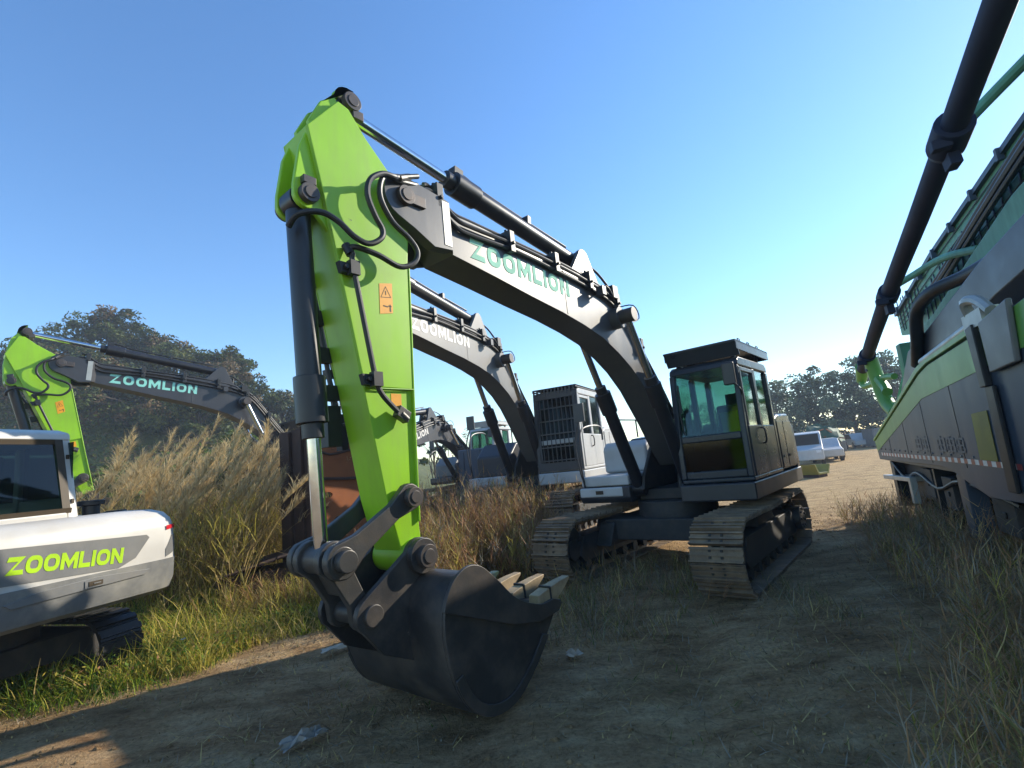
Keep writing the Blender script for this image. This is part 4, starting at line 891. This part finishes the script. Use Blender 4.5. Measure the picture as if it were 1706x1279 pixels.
def scraptruck(loc, rz):
    r = empty('flatbed_truck', loc, rz, label='rusty flatbed heaped with scrap under a green net at the end of the track', cat='truck')
    MB().box(-2.5, 2.2, -1.1, 1.1, .7, 1.1).box(-2.5, -2.3, -1.1, 1.1, 1.1, 1.5).build('bed', M['darkrust'], r, bevel=.03)
    MB().box(2.2, 2.5, -1.1, 1.1, .45, 1.15).build('tail_plate', M['grey'], r, bevel=.03)
    t = MB(); rings = []
    for x, h, w in ((-2.4, .5, .9), (-1.9, .9, 1.15), (-1.2, .8, 1.1), (-.6, 1.2, 1.25), (0, 1.05, 1.2), (.7, 1.35, 1.25), (1.3, 1.0, 1.2), (1.9, 1.15, 1.1), (2.3, .6, 1.0), (2.7, .3, .8)):
        rings.append([(x + random.uniform(-.15, .15), w * math.cos(k * PI / 10) * random.uniform(.88, 1.1), 1.1 + h * max(0, math.sin(k * PI / 10)) * random.uniform(.7, 1.25)) for k in range(11)])
    t.loft(rings).build('net_cover', M['tarp'], r, smooth=25)
    m = MB()
    for k in range(14): a = random.uniform(0, PI); c_ = Vector((random.uniform(.5, 2.5), random.uniform(-1, 1), random.uniform(1.2, 2.1))); m.obox(c_, Vector((math.cos(a), math.sin(a), random.uniform(-.4, .4))) * random.uniform(.2, .5), (0, .04, 0), (0, 0, .03))
    m.build('scrap_load', M['rust'], r)
    for x in (-1.6, 1.4):
        for s in (-1, 1): MB().cyl((x, s * .9 - .14, .45), (x, s * .9 + .14, .45), .45, n=20).build('wheel', M['rubber'], r)
scraptruck((21.5, 36.5, 0), -2.0)
def hopper(loc, rz):
    r = empty('scrap_trough', loc, rz, label='pale yellow scrap trough with flared sides lying behind the black cab', cat='scrap metal')
    MB().prism([(-.55, .55), (-.35, .12), (.35, .12), (.55, .5), (.48, .5), (.3, .2), (-.3, .2), (-.48, .55)], -.4, .4).build('trough', M['yellow'], r, bevel=.01)
    MB().box(-.3, .3, -.35, .35, .0, .12).build('skid', M['darkrust'], r)
hopper((12.3, 21.8, 0), .5)
def shed_machine(loc, rz, lab, w, h, mat):
    r = empty('scrap_container', loc, rz, label=lab, cat='container')
    MB().box(-w, w, -1.1, 1.1, .15, h).build('body', mat, r, bevel=.04)
    b = MB()
    for k in range(int(w * 4)): b.box(-w + .1 + k * .5, -w + .2 + k * .5, -1.14, -1.1, .2, h - .05)
    b.build('rib', mat, r)
shed_machine((26.5, 46, 0), .3, 'low dark red skip in front of the right trees', 2.4, 1.5, M['darkrust'])
shed_machine((34.2, 47, 0), -.2, 'dull grey container beside the far red car', 2.0, 1.7, M['grey'])
shed_machine((-.6, 16.5, .3), -.2, 'pale blue grey machine box in the weeds behind the barred cab', 1.1, 2.1, M['truckgrey'])

# small litter on the dirt
def litter(name, loc, rz, lab, cat, size, mat, n=9):
    x = np.linspace(-1, 1, n); X, Y = np.meshgrid(x, x); R = np.random.default_rng(int(abs(loc[0] * 100)))
    Z = np.abs(R.normal(0, .16, X.shape)); Z = (Z + np.roll(Z, 1, 0) + np.roll(Z, 1, 1)) / 2
    edge = 1 + R.normal(0, .12, X.shape)
    V = np.stack([X * edge * size[0], Y * edge * size[1], Z * size[2] + .012], -1).reshape(-1, 3)
    i = (np.arange(n - 1)[:, None] * n + np.arange(n - 1)[None, :]).ravel(); F = np.stack([i, i + 1, i + n + 1, i + n], 1)
    o = np_mesh(name, V, F, [mat]); o.location = (loc[0], loc[1], float(gz(loc[0], loc[1])) + .005); o.rotation_euler = (0, 0, rz); tag(o, lab, cat)
litter('litter_sheet', (-2.12, 5.86), .55, 'long crumpled white wrapper on the dirt left of the bucket', 'litter', (.22, .06, .22), M['paper'])
litter('plastic_rag', (-1.74, 3.92), .75, 'grey blue plastic rag on the dirt at the bottom of the picture', 'litter', (.15, .055, .24), M['plastic'])
litter('paper_scrap', (.32, 5.0), -.3, 'small white paper scrap on the dirt right of the bucket', 'litter', (.08, .045, .16), M['paper'], 7)

# ------------------------------------------------------------------ trees
def tree(name, loc, h, w, label, cols, leaf=.16, nleaf=5200, clumps=34, trunk_r=.16, base=.25, group=None, cat='tree', sq=1.):
    r = empty(name, (*loc[:2], loc[2]), rng.uniform(0, 6), label=label, cat=cat, group=group)
    # clump centres through an uneven crown
    cc = []
    while len(cc) < clumps:
        p = rng.uniform(-1, 1, 3)
        q = np.array([p[0], p[1], p[2]]); 
        if np.linalg.norm(q) > 1 or np.linalg.norm(q) < .35: continue
        lump = 1 + .22 * math.sin(3 * math.atan2(q[1], q[0]) + loc[0]) + .15 * math.sin(5 * q[2] + loc[1])
        cc.append([q[0] * w * lump * (1 - .25 * max(0, q[2])), q[1] * w * lump * (1 - .25 * max(0, q[2])), h * (base + (1 - base) * (.5 + .5 * q[2] * sq))])
    cc = np.array(cc); rad = w * rng.uniform(.12, .34, clumps)
    k = rng.integers(0, clumps, nleaf); g = rng.normal(size=(nleaf, 3)); g /= np.linalg.norm(g, axis=1)[:, None]
    cen = cc[k] + g * (rad[k] * rng.uniform(.25, 1.0, nleaf) ** .6)[:, None] * np.array([1, 1, .72])
    V, F = leaf_quads(cen, leaf, .3)
    shade = rng.integers(0, len(cols), clumps)
    mi = np.where(rng.random(nleaf) < .75, shade[k], rng.integers(0, len(cols), nleaf))
    np_mesh('crown', V, F, [L_leaf[c] for c in cols], mi, parent=r)
    t = MB(); t.tube([(0, 0, -.2), (.05 * w, .02 * w, h * .25), (-.03 * w, .04 * w, h * .5), (.02 * w, 0, h * .8)], trunk_r, 8, taper=.25)
    for c in cc[:: max(1, clumps // 12)]:
        z0 = min(h * .6, max(h * .12, c[2] * .55)); m = Vector((c[0] * .45, c[1] * .45, (z0 + c[2]) / 2 + .05 * h)); t.tube([(0, 0, z0), m, tuple(c)], trunk_r * .35, 6, taper=.3)
    t.build('trunk', M['bark'], r)
    return r

# wooded hill at the left
def make_hill():
    xs = np.linspace(-90, 6, 60); ys = np.linspace(18, 110, 46); X, Y = np.meshgrid(xs, ys)
    Z = 12.0 * np.exp(-(((X + 42) / 19) ** 2)) * sm(22, 50, Y) * sm(110, 70, Y) + 2.5 * sm(-4, -14, X) * sm(22, 40, Y) * sm(110, 80, Y) + .7 * vnoise(X, Y, .35) * sm(24, 36, Y) - .25
    V = np.stack([X, Y, Z], -1).reshape(-1, 3); nx = len(xs); i = (np.arange(len(ys) - 1)[:, None] * nx + np.arange(nx - 1)[None, :]).ravel()
    o = np_mesh('hill', V, np.stack([i, i + 1, i + nx + 1, i + nx], 1), [L_leaf['leaf_olive']], smooth=True); tag(o, 'low overgrown hill behind the left machines', 'hill', kind='structure')
    return lambda x, y: float(12.0 * np.exp(-(((x + 42) / 19) ** 2)) * sm(22, 50, y) * sm(110, 70, y) + 2.5 * sm(-4, -14, x) * sm(22, 40, y) * sm(110, 80, y) - .4)
hz = make_hill()
def scrub():
    n = 60000; x = rng.uniform(-62, -8, n); y = rng.uniform(24, 52, n); k = x < -.42 * y + 3; x, y = x[k], y[k]
    z = np.array([hz(a, b) for a, b in zip(x, y)]) + rng.uniform(0, 1, len(x)) ** 1.5 * (1.0 + .8 * vnoise(x, y, .9)) + .2
    V, F = leaf_quads(np.stack([x, y, z], 1), .17, .2); c = (vnoise(x, y, .7, 4) + rng.normal(0, .4, len(x)))
    tag(np_mesh('hill_scrub', V, F, [L_leaf[q] for q in ('leaf_mid', 'leaf_olive', 'leaf_brown', 'leaf_bright')], np.digitize(c, [-.5, .1, .7])), 'tangled undergrowth covering the low hill', 'undergrowth', kind='stuff')
scrub()
dk = ['leaf_dark', 'leaf_mid', 'leaf_brown', 'leaf_dark']; md = ['leaf_mid', 'leaf_olive', 'leaf_dark']; br = ['leaf_bright', 'leaf_mid', 'leaf_olive']
hill_trees = [(-52, 50, 3.0, 3.6), (-47, 47, 3.4, 3.6), (-43, 46, 4.2, 3.6), (-39.5, 46, 7.0, 4.0), (-36.5, 45.5, 7.6, 3.6), (-33.5, 46, 6.2, 3.6), (-30.8, 45, 6.2, 3.4), (-28, 45.5, 6.3, 3.4), (-25.4, 45, 7.4, 3.2), (-23.4, 45, 5.6, 2.6), (-21.4, 46, 4.6, 2.6), (-18.6, 47, 4.4, 2.6), (-15.5, 48, 3.8, 2.4), (-34, 40, 5.0, 3.6), (-29, 39, 4.5, 3.4), (-24, 38, 4.4, 3.2), (-39, 40, 5.4, 3.8)]
for i, (x, y, h, w) in enumerate(hill_trees):
    tree('hill_tree', (x, y, hz(x, y)), h, w, 'dark broadleaf tree on the wooded hill behind the left excavator', dk if i % 3 else md, leaf=.17, nleaf=8500, clumps=44, base=.1, group='trees on the left hill')
for i, (x, y, h, w, nm) in enumerate([(-18.5, 24, 3.6, 2.4, 'leftmost green bush below the hill behind the reed plumes'), (-14.8, 23, 3.8, 2.3, 'bright green bush below the dark boom of the left excavator'), (-11.8, 22, 4.4, 2.2, 'bright green bush right of the left excavator boom end'), (-9.6, 25, 4.8, 2.2, 'green bush behind the upright chrome rod'), (-22.5, 26, 4.0, 2.8, 'green bush behind the left lime arm')]):
    tree('bush', (x, y, max(hz(x, y), 0)), h, w, nm, br, leaf=.15, nleaf=6000, clumps=36, base=.0, trunk_r=.08, cat='bush')
far_t = ['leaf_far', 'leaf_far_light', 'leaf_far', 'leaf_dark']
for i, (x, y, h, w) in enumerate([(26.5, 52, 7.2, 4.2), (31.2, 53, 8.4, 4.0), (35.5, 54, 9.4, 4.2), (39.8, 53, 9.2, 4.2), (44.5, 54, 8.6, 4.0), (29, 60, 7.2, 4.6), (49, 54, 9.0, 4.5), (21.5, 60, 6.4, 4.2), (54, 52, 9.4, 5.0)]):
    tree('roadside_tree', (x, y, 0), h, w, 'feathery pale green tree at the end of the track on the right', far_t, leaf=.19, nleaf=7500, clumps=52, base=.06, trunk_r=.2, group='trees at the end of the track')
tree('sapling', (-5.0, 30, .2), 4.9, 1.2, 'thin young tree showing just right of the lime arm', ['leaf_far', 'leaf_mid'], leaf=.14, nleaf=900, clumps=14, base=.3, trunk_r=.06)
tree('sapling', (3.1, 30, .2), 5.9, 1.3, 'small leafy tree top rising behind the barred cab roof', ['leaf_far', 'leaf_mid'], leaf=.14, nleaf=1100, clumps=16, base=.3, trunk_r=.07)
tree('bare_tree', (-2.9, 30, .2), 4.0, 1.1, 'nearly bare twiggy tree between the two rear excavators', ['leaf_brown', 'leaf_far'], leaf=.07, nleaf=350, clumps=24, base=.2, trunk_r=.05)

# ------------------------------------------------------------------ grasses and weeds
U = rng.uniform
def pts(n, x0, x1, y0, y1, keep):
    x, y = U(x0, x1, n * 3), U(y0, y1, n * 3); k = keep(x, y); x, y = x[k][:n], y[k][:n]
    return np.stack([x, y, gz(x, y) - .01], 1)
EDGE = np.array([(-6.5, 4.5), (-4.8, 4.95), (-4.11, 5.1), (-3.48, 5.6), (-3.27, 6.35), (-2.55, 6.9), (-2.3, 8.1), (-1.6, 8.3), (-.85, 8.5), (.1, 8.5), (.8, 9.6), (1.6, 12.5), (3, 20)])
ex, ey = EDGE[:, 0], EDGE[:, 1]
edge_y = lambda x: np.interp(x, ex, ey)
patch = lambda x, y, s, seed: vnoise(x, y, s, seed)

# green verge, thick under the compact machine and to its right
g = Rib()
gn = ['grass_green', 'grass_bright', 'grass_yellow', 'straw']
def verge(n, x0, x1, y0, y1, keep, hlo, hhi, pw, wid=.007):
    P = pts(n, x0, x1, y0, y1, keep); N = len(P); yel = patch(P[:, 0], P[:, 1], 1.1, 3)
    hgt = U(hlo, hhi, N) * (1 + .45 * patch(P[:, 0], P[:, 1], 2.3, 1))
    m = np.array([rng.choice(4, p=pw) for _ in range(N)]); m = np.where((yel > .25) & (rng.random(N) < .55), np.maximum(m, 2), m)
    g.add(P, U(0, 2 * PI, N), hgt, U(.0, .75, N), U(.2, 2.2, N), wid * U(.7, 1.5, N), m, 3)
verge(9000, -7, -2.0, 4.6, 7.2, lambda x, y: (y > edge_y(x) + .25 * patch(x, y, 3, 0)), .06, .24, (.55, .24, .14, .07))
verge(4200, -5.9, -3.5, 4.9, 6.7, lambda x, y: (y > edge_y(x) + .2), .20, .48, (.40, .32, .2, .08), .009)
verge(9000, -6.5, -1.2, 6.2, 8.6, lambda x, y: (y > edge_y(x) + .2), .25, .62, (.34, .28, .24, .14), .011)
verge(1500, -4.0, -1.8, 6.3, 7.6, lambda x, y: (y > edge_y(x) - .05), .18, .5, (.08, .14, .33, .45), .009)
verge(4500, -6.5, -1.0, 8.0, 10.5, lambda x, y: (y > edge_y(x)), .4, .8, (.38, .30, .22, .10), .012)
verge(4000, -12, 4, 10, 24, lambda x, y: (y > edge_y(x)) & (x < 3), .3, .7, (.25, .2, .3, .25), .02)
g.build('green_grass', [L_leaf[k] for k in gn], label='green and yellow verge grass along the left of the dirt', cat='grass', kind='stuff')

# tall reeds with feathery plumes
rd = Rib(); rn = ['plume', 'plume_dark', 'straw', 'grass_yellow', 'weed_olive', 'straw_dark']
N = 330
P = pts(N, -9.2, -3.9, 7.6, 11.2, lambda x, y: (x < -.535 * y) | (y > 9.7)); N = len(P)
# taller towards the back
H = U(1.6, 2.45, N) + .18 * (P[:, 1] - 8)
az = rng.normal(.15, .6, N); lean = U(.02, .30, N); bend = U(.2, .95, N)
tip = rd.add(P, az, H, lean, bend, .014, np.where(rng.random(N) < .6, 2, 5), 6)
for i in range(N):                                     # plume strands along the upper third of each stem
    if rng.random() < .28: continue
    K = 110; f = U(0, 1, K); back = (1 - f) * U(.45, .75)
    ang = lean[i] + bend[i]; hd = np.array([math.cos(az[i]) * math.sin(ang), math.sin(az[i]) * math.sin(ang), math.cos(ang)])
    B = tip[i] - hd[None, :] * back[:, None]
    rd.add(B, az[i] + rng.normal(0, .9, K), U(.12, .36, K) * (.45 + .75 * np.sin(PI * np.clip(f * .8 + .2, 0, 1))), U(.1, .7, K), U(.5, 1.5, K), U(.006, .013, K), np.where(rng.random(K) < .7, 0, 1), 2)
NL = 11000
Q = P[rng.integers(0, N, NL)] + np.stack([rng.normal(0, .14, NL), rng.normal(0, .14, NL), U(0, 1.3, NL)], 1)
rd.add(Q, U(0, 2 * PI, NL), U(.5, 1.15, NL), U(.05, .6, NL), U(.6, 2.2, NL), U(.008, .018, NL), rng.choice([2, 3, 3, 4, 4, 5], NL), 4)
rd.build('tall_reeds', [L_leaf[k] for k in rn], label='tall golden reeds with feathery plumes behind the white digger', cat='reeds', kind='stuff')

# brown dead weeds in front of the barred cab
bw = Rib(); bn = ['weed_brown', 'weed_red', 'weed_olive', 'weed_grey', 'straw', 'grass_yellow']
def weeds(n, x0, x1, y0, y1, keep, hlo, hhi, pm, leafw=.012, twigs=20):
    P = pts(n, x0, x1, y0, y1, keep); N = len(P); H = U(hlo, hhi, N) * (1 + .25 * patch(P[:, 0], P[:, 1], 1.4, 6)); az = U(0, 2 * PI, N); le = U(0, .5, N); be = U(-.2, .8, N)
    m = rng.choice(len(pm), N, p=pm); bw.add(P, az, H, le, be, .009, m, 4)
    ang = le + be * .5; hd = np.stack([np.cos(az) * np.sin(ang), np.sin(az) * np.sin(ang), np.cos(ang)], 1)
    for k in range(twigs):
        f = U(.25, 1, N); B = P + hd * (H * f)[:, None]
        bw.add(B, U(0, 2 * PI, N), U(.10, .40, N) * (1.25 - f * .6), U(.3, 1.3, N), U(-.6, .9, N), leafw * U(.5, 1.2, N), np.where(rng.random(N) < .7, m, rng.choice(len(pm), N, p=pm)), 2)
weeds(1300, -1.9, 1.9, 8.3, 10.8, lambda x, y: y > edge_y(x) + .1, .75, 1.6, (.34, .30, .14, .10, .08, .04))
weeds(220, -4.2, -1.4, 9.4, 11, lambda x, y: y > 8.2, .7, 1.4, (.28, .2, .22, .10, .1, .10))
weeds(620, -2.3, .0, 7.25, 8.7, lambda x, y: (y > 7.9 + .3 * patch(x, y, 2.2, 3)) | (x < -.9), .45, 1.15, (.26, .2, .2, .08, .16, .10))
weeds(260, -4.4, -1.6, 7.2, 8.3, lambda x, y: y > edge_y(x), .3, .62, (.1, .1, .34, .06, .15, .25))
weeds(300, 1.2, 3.6, 12, 17, lambda x, y: y > edge_y(x) + .1, .5, 1.1, (.34, .25, .14, .12, .12, .03), .02, 10)
bw.build('dead_weeds', [L_leaf[k] for k in bn], label='brown dead weeds in front of the barred cab', cat='weeds', kind='stuff')

# dark dry weeds along the truck, in its shade, and thin straw over the dirt
bw = Rib()
TX = np.array([(2.0, 1.0), (3.1, 2.2), (4.4, 3.3), (5.8, 4.1), (7.9, 4.9), (10.5, 6.6)])
right_edge = lambda y: np.interp(y, TX[:, 0], TX[:, 1])
weeds(2600, 1.2, 8.2, 2.1, 10.8, lambda x, y: x > right_edge(y) + .35 * patch(x, y, 2, 4), .14, .58, (.30, .12, .20, .24, .12, .02), .009, 11)
weeds(420, 4.5, 8.2, 6.0, 9.6, lambda x, y: x > right_edge(y) + .9, .45, .85, (.32, .12, .2, .24, .1, .02), .010, 12)
weeds(70, 1.9, 6.2, 2.4, 9, lambda x, y: x > right_edge(y) + .3, .6, 1.05, (.15, .05, .2, .35, .2, .05), .007, 10)
weeds(160, .2, 2.3, 6.0, 8.6, lambda x, y: x < 2.6, .08, .3, (.15, .1, .45, .15, .1, .05), .009, 8)
N = 34; P = pts(N, 1.6, 5.6, 2.8, 8, lambda x, y: x > right_edge(y) - .3)
bw.add(P, rng.normal(2.9, .8, N), U(.9, 1.7, N), U(.5, 1.2, N), U(.1, .7, N), .007, 3 + (rng.random(N) < .5), 6)
bw.build('dry_weeds', [L_leaf[k] for k in bn], label='dark dry weeds and bent stalks beside the pump truck', cat='weeds', kind='stuff')

st = Rib(); sn = ['straw_dark', 'straw', 'weed_grey', 'grass_green', 'weed_olive']
def straw(n, x0, x1, y0, y1, keep, hlo, hhi, p, flat_=True):
    P = pts(n, x0, x1, y0, y1, keep); P[:, 2] += .008; N = len(P)
    cl = patch(P[:, 0], P[:, 1], 2.1, 9) + .6 * patch(P[:, 0], P[:, 1], 5, 2); k = cl > rng.normal(0, .35, N); P = P[k]; N = len(P)
    st.add(P, U(0, 2 * PI, N), U(hlo, hhi, N), U(1.1, 1.6, N) if flat_ else U(.2, 1.0, N), U(-.2, .4, N) if flat_ else U(.1, .9, N), U(.004, .010, N), rng.choice(5, N, p=p), 2)
ond = lambda x, y: y < edge_y(x)
straw(7000, -2, 3.2, 5.2, 8.4, lambda x, y: (x > -1.5) & (y < 8.3), .10, .30, (.3, .15, .3, .1, .15), False)
straw(20000, -5, 7, 2.3, 10, ond, .04, .20, (.36, .26, .32, .01, .05))
straw(10000, -5, 6, 2.3, 9, ond, .03, .10, (.34, .18, .30, .06, .12), False)
straw(6000, 4, 22, 11, 30, lambda x, y: x > 3, .1, .35, (.25, .45, .1, .05, .15))
st.build('dry_straw', [L_leaf[k] for k in sn], label='thin dry straw and short grass scattered over the dirt', cat='straw', kind='stuff')

def leafy(name, n, x0, x1, y0, y1, keep, size, zr, mats, p, label, cat, flatness):
    P = pts(n, x0, x1, y0, y1, keep); k = patch(P[:, 0], P[:, 1], 1.9, 7) + .5 * patch(P[:, 0], P[:, 1], 4.3, 1) > rng.normal(0, .35, len(P)); P = P[k]
    P[:, 2] += U(zr[0], zr[1], len(P)); V, F = leaf_quads(P, size, flatness)
    tag(np_mesh(name, V, F, [L_leaf[m] for m in mats], rng.choice(len(mats), len(F), p=p)), label, cat, kind='stuff')
leafy('leafy_weeds', 26000, -7, -1.8, 4.9, 8.4, lambda x, y: y > edge_y(x) + .12, .020, (.03, .30), ['grass_green', 'leaf_bright', 'grass_yellow', 'weed_red'], (.42, .30, .2, .08), 'low leafy weeds mixed into the green verge', 'weeds', -.4)
leafy('leaf_litter', 15000, -5, 8, 2.2, 11, lambda x, y: y < edge_y(x), .013, (.012, .025), ['straw_dark', 'weed_brown', 'weed_grey', 'straw'], (.4, .25, .2, .15), 'dry leaf litter strewn over the dirt', 'leaf litter', -3.)

# clods and small stones
def clods():
    base = np.array([(1, 0, 0), (-1, 0, 0), (0, 1, 0), (0, -1, 0), (0, 0, 1), (0, 0, -1)], float); fc = np.array([(0, 2, 4), (2, 1, 4), (1, 3, 4), (3, 0, 4), (2, 0, 5), (1, 2, 5), (3, 1, 5), (0, 3, 5)])
    n = 6000; P = pts(n, -5, 8, 2.2, 13, lambda x, y: y < edge_y(x)); n = len(P); r = .005 + .030 * rng.random(n) ** 5
    V = base[None] * (r[:, None, None] * U(.6, 1.3, (n, 6, 1))) * np.array([1, 1, .7]) + P[:, None, :] + np.array([0, 0, .012])
    F = (fc[None] + np.arange(n)[:, None, None] * 6).reshape(-1, 3)
    tag(np_mesh('dirt_clods', V.reshape(-1, 3), F, [M['dirt']], smooth=True), 'small dirt clods and stones scattered on the ground', 'stones', kind='stuff')
clods()

# small white flowers in the verge
fl = MB()
for i, (x, y, h) in enumerate([(-4.62, 5.75, .30), (-4.56, 5.72, .28), (-3.95, 5.95, .26)]):
    z = float(gz(x, y)); r = empty('wild_flower', (x, y, z), 0, label=['white flower at the left of a close pair below the white digger', 'white flower at the right of a close pair below the white digger', 'lone white flower in the verge right of the white digger'][i], cat='flower', group='white flowers in the verge')
    MB().tube([(0, 0, 0), (.01, 0, h * .6), (0, .01, h)], .004, 5).build('stem', L_leaf['grass_green'], r)
    m = MB()
    for k in range(7): a = 2 * PI * k / 7; m.add([(0, .01, h), (.028 * math.cos(a - .3), .01 + .028 * math.sin(a - .3), h + .008), (.036 * math.cos(a), .01 + .036 * math.sin(a), h + .012), (.028 * math.cos(a + .3), .01 + .028 * math.sin(a + .3), h + .008)], [(0, 1, 2, 3)])
    m.build('blossom', L_leaf['petal'], r)

# ------------------------------------------------------------------ dusty air
hzb = MB().box(-75, 75, -8, 115, -3, 26).build('haze', [bpy.data.materials.new('haze')])
hm = hzb.data.materials[0]; hm.use_nodes = True; hn = hm.node_tree; hn.nodes.remove(hn.nodes['Principled BSDF'])
pv = hn.nodes.new('ShaderNodeVolumePrincipled'); pv.inputs['Color'].default_value = (.80, .88, 1, 1); pv.inputs['Density'].default_value = .0016; pv.inputs['Anisotropy'].default_value = .1
hn.links.new(pv.outputs[0], hn.nodes['Material Output'].inputs['Volume']); tag(hzb, 'pale dusty haze in the air', 'haze', kind='stuff')

# ------------------------------------------------------------------ light, sky, camera
EL, AZ = math.radians(25.5), math.radians(27)               # sun to the right, AZ measured from +X towards +Y
sv = Vector((math.cos(AZ) * math.cos(EL), math.sin(AZ) * math.cos(EL), math.sin(EL)))
sun = bpy.data.lights.new('sun', 'SUN'); sun.energy = 2.45; sun.angle = math.radians(.5); sun.color = (1, .92, .77)
so = bpy.data.objects.new('sun', sun); C.objects.link(so); so.rotation_euler = sv.to_track_quat('Z', 'Y').to_euler(); so.location = (30, 0, 30)
w = bpy.data.worlds.new('World'); S.world = w; w.use_nodes = True
nt = w.node_tree; bg = nt.nodes['Background']; sky = nt.nodes.new('ShaderNodeTexSky'); sky.sky_type = 'NISHITA'; sky.sun_disc = False
sky.sun_elevation = EL; sky.sun_rotation = PI / 2 - AZ; sky.air_density = 1.15; sky.dust_density = .1; sky.ozone_density = 4.0; sky.altitude = 50
hs = nt.nodes.new('ShaderNodeHueSaturation'); hs.inputs['Hue'].default_value = .503; hs.inputs['Saturation'].default_value = 1.14; hs.inputs['Value'].default_value = 1.0; nt.links.new(sky.outputs['Color'], hs.inputs['Color']); nt.links.new(hs.outputs['Color'], bg.inputs['Color']); bg.inputs['Strength'].default_value = .094

cd = bpy.data.cameras.new('camera'); cd.sensor_width = 36; cd.lens = 840.94 / 1706 * 36; cd.clip_end = 2000; cd.clip_start = .05
co = bpy.data.objects.new('camera', cd); C.objects.link(co); S.camera = co
p, r_ = .15708, .10234
fw = Vector((0, math.cos(p), math.sin(p))); u = Vector((0, -math.sin(p), math.cos(p))); x = Vector((1, 0, 0))
x2 = x * math.cos(r_) - u * math.sin(r_); u2 = u * math.cos(r_) + x * math.sin(r_)
co.matrix_world = Matrix(((x2.x, u2.x, -fw.x, 0), (x2.y, u2.y, -fw.y, 0), (x2.z, u2.z, -fw.z, 1.815), (0, 0, 0, 1)))
S.view_settings.view_transform = 'Standard'; S.view_settings.look = 'None'; S.view_settings.exposure = 1.55; S.view_settings.gamma = 1
S.render.resolution_x, S.render.resolution_y = 1024, 768
S.cycles.use_denoising = True; S.cycles.max_bounces = 6; S.cycles.transparent_max_bounces = 12
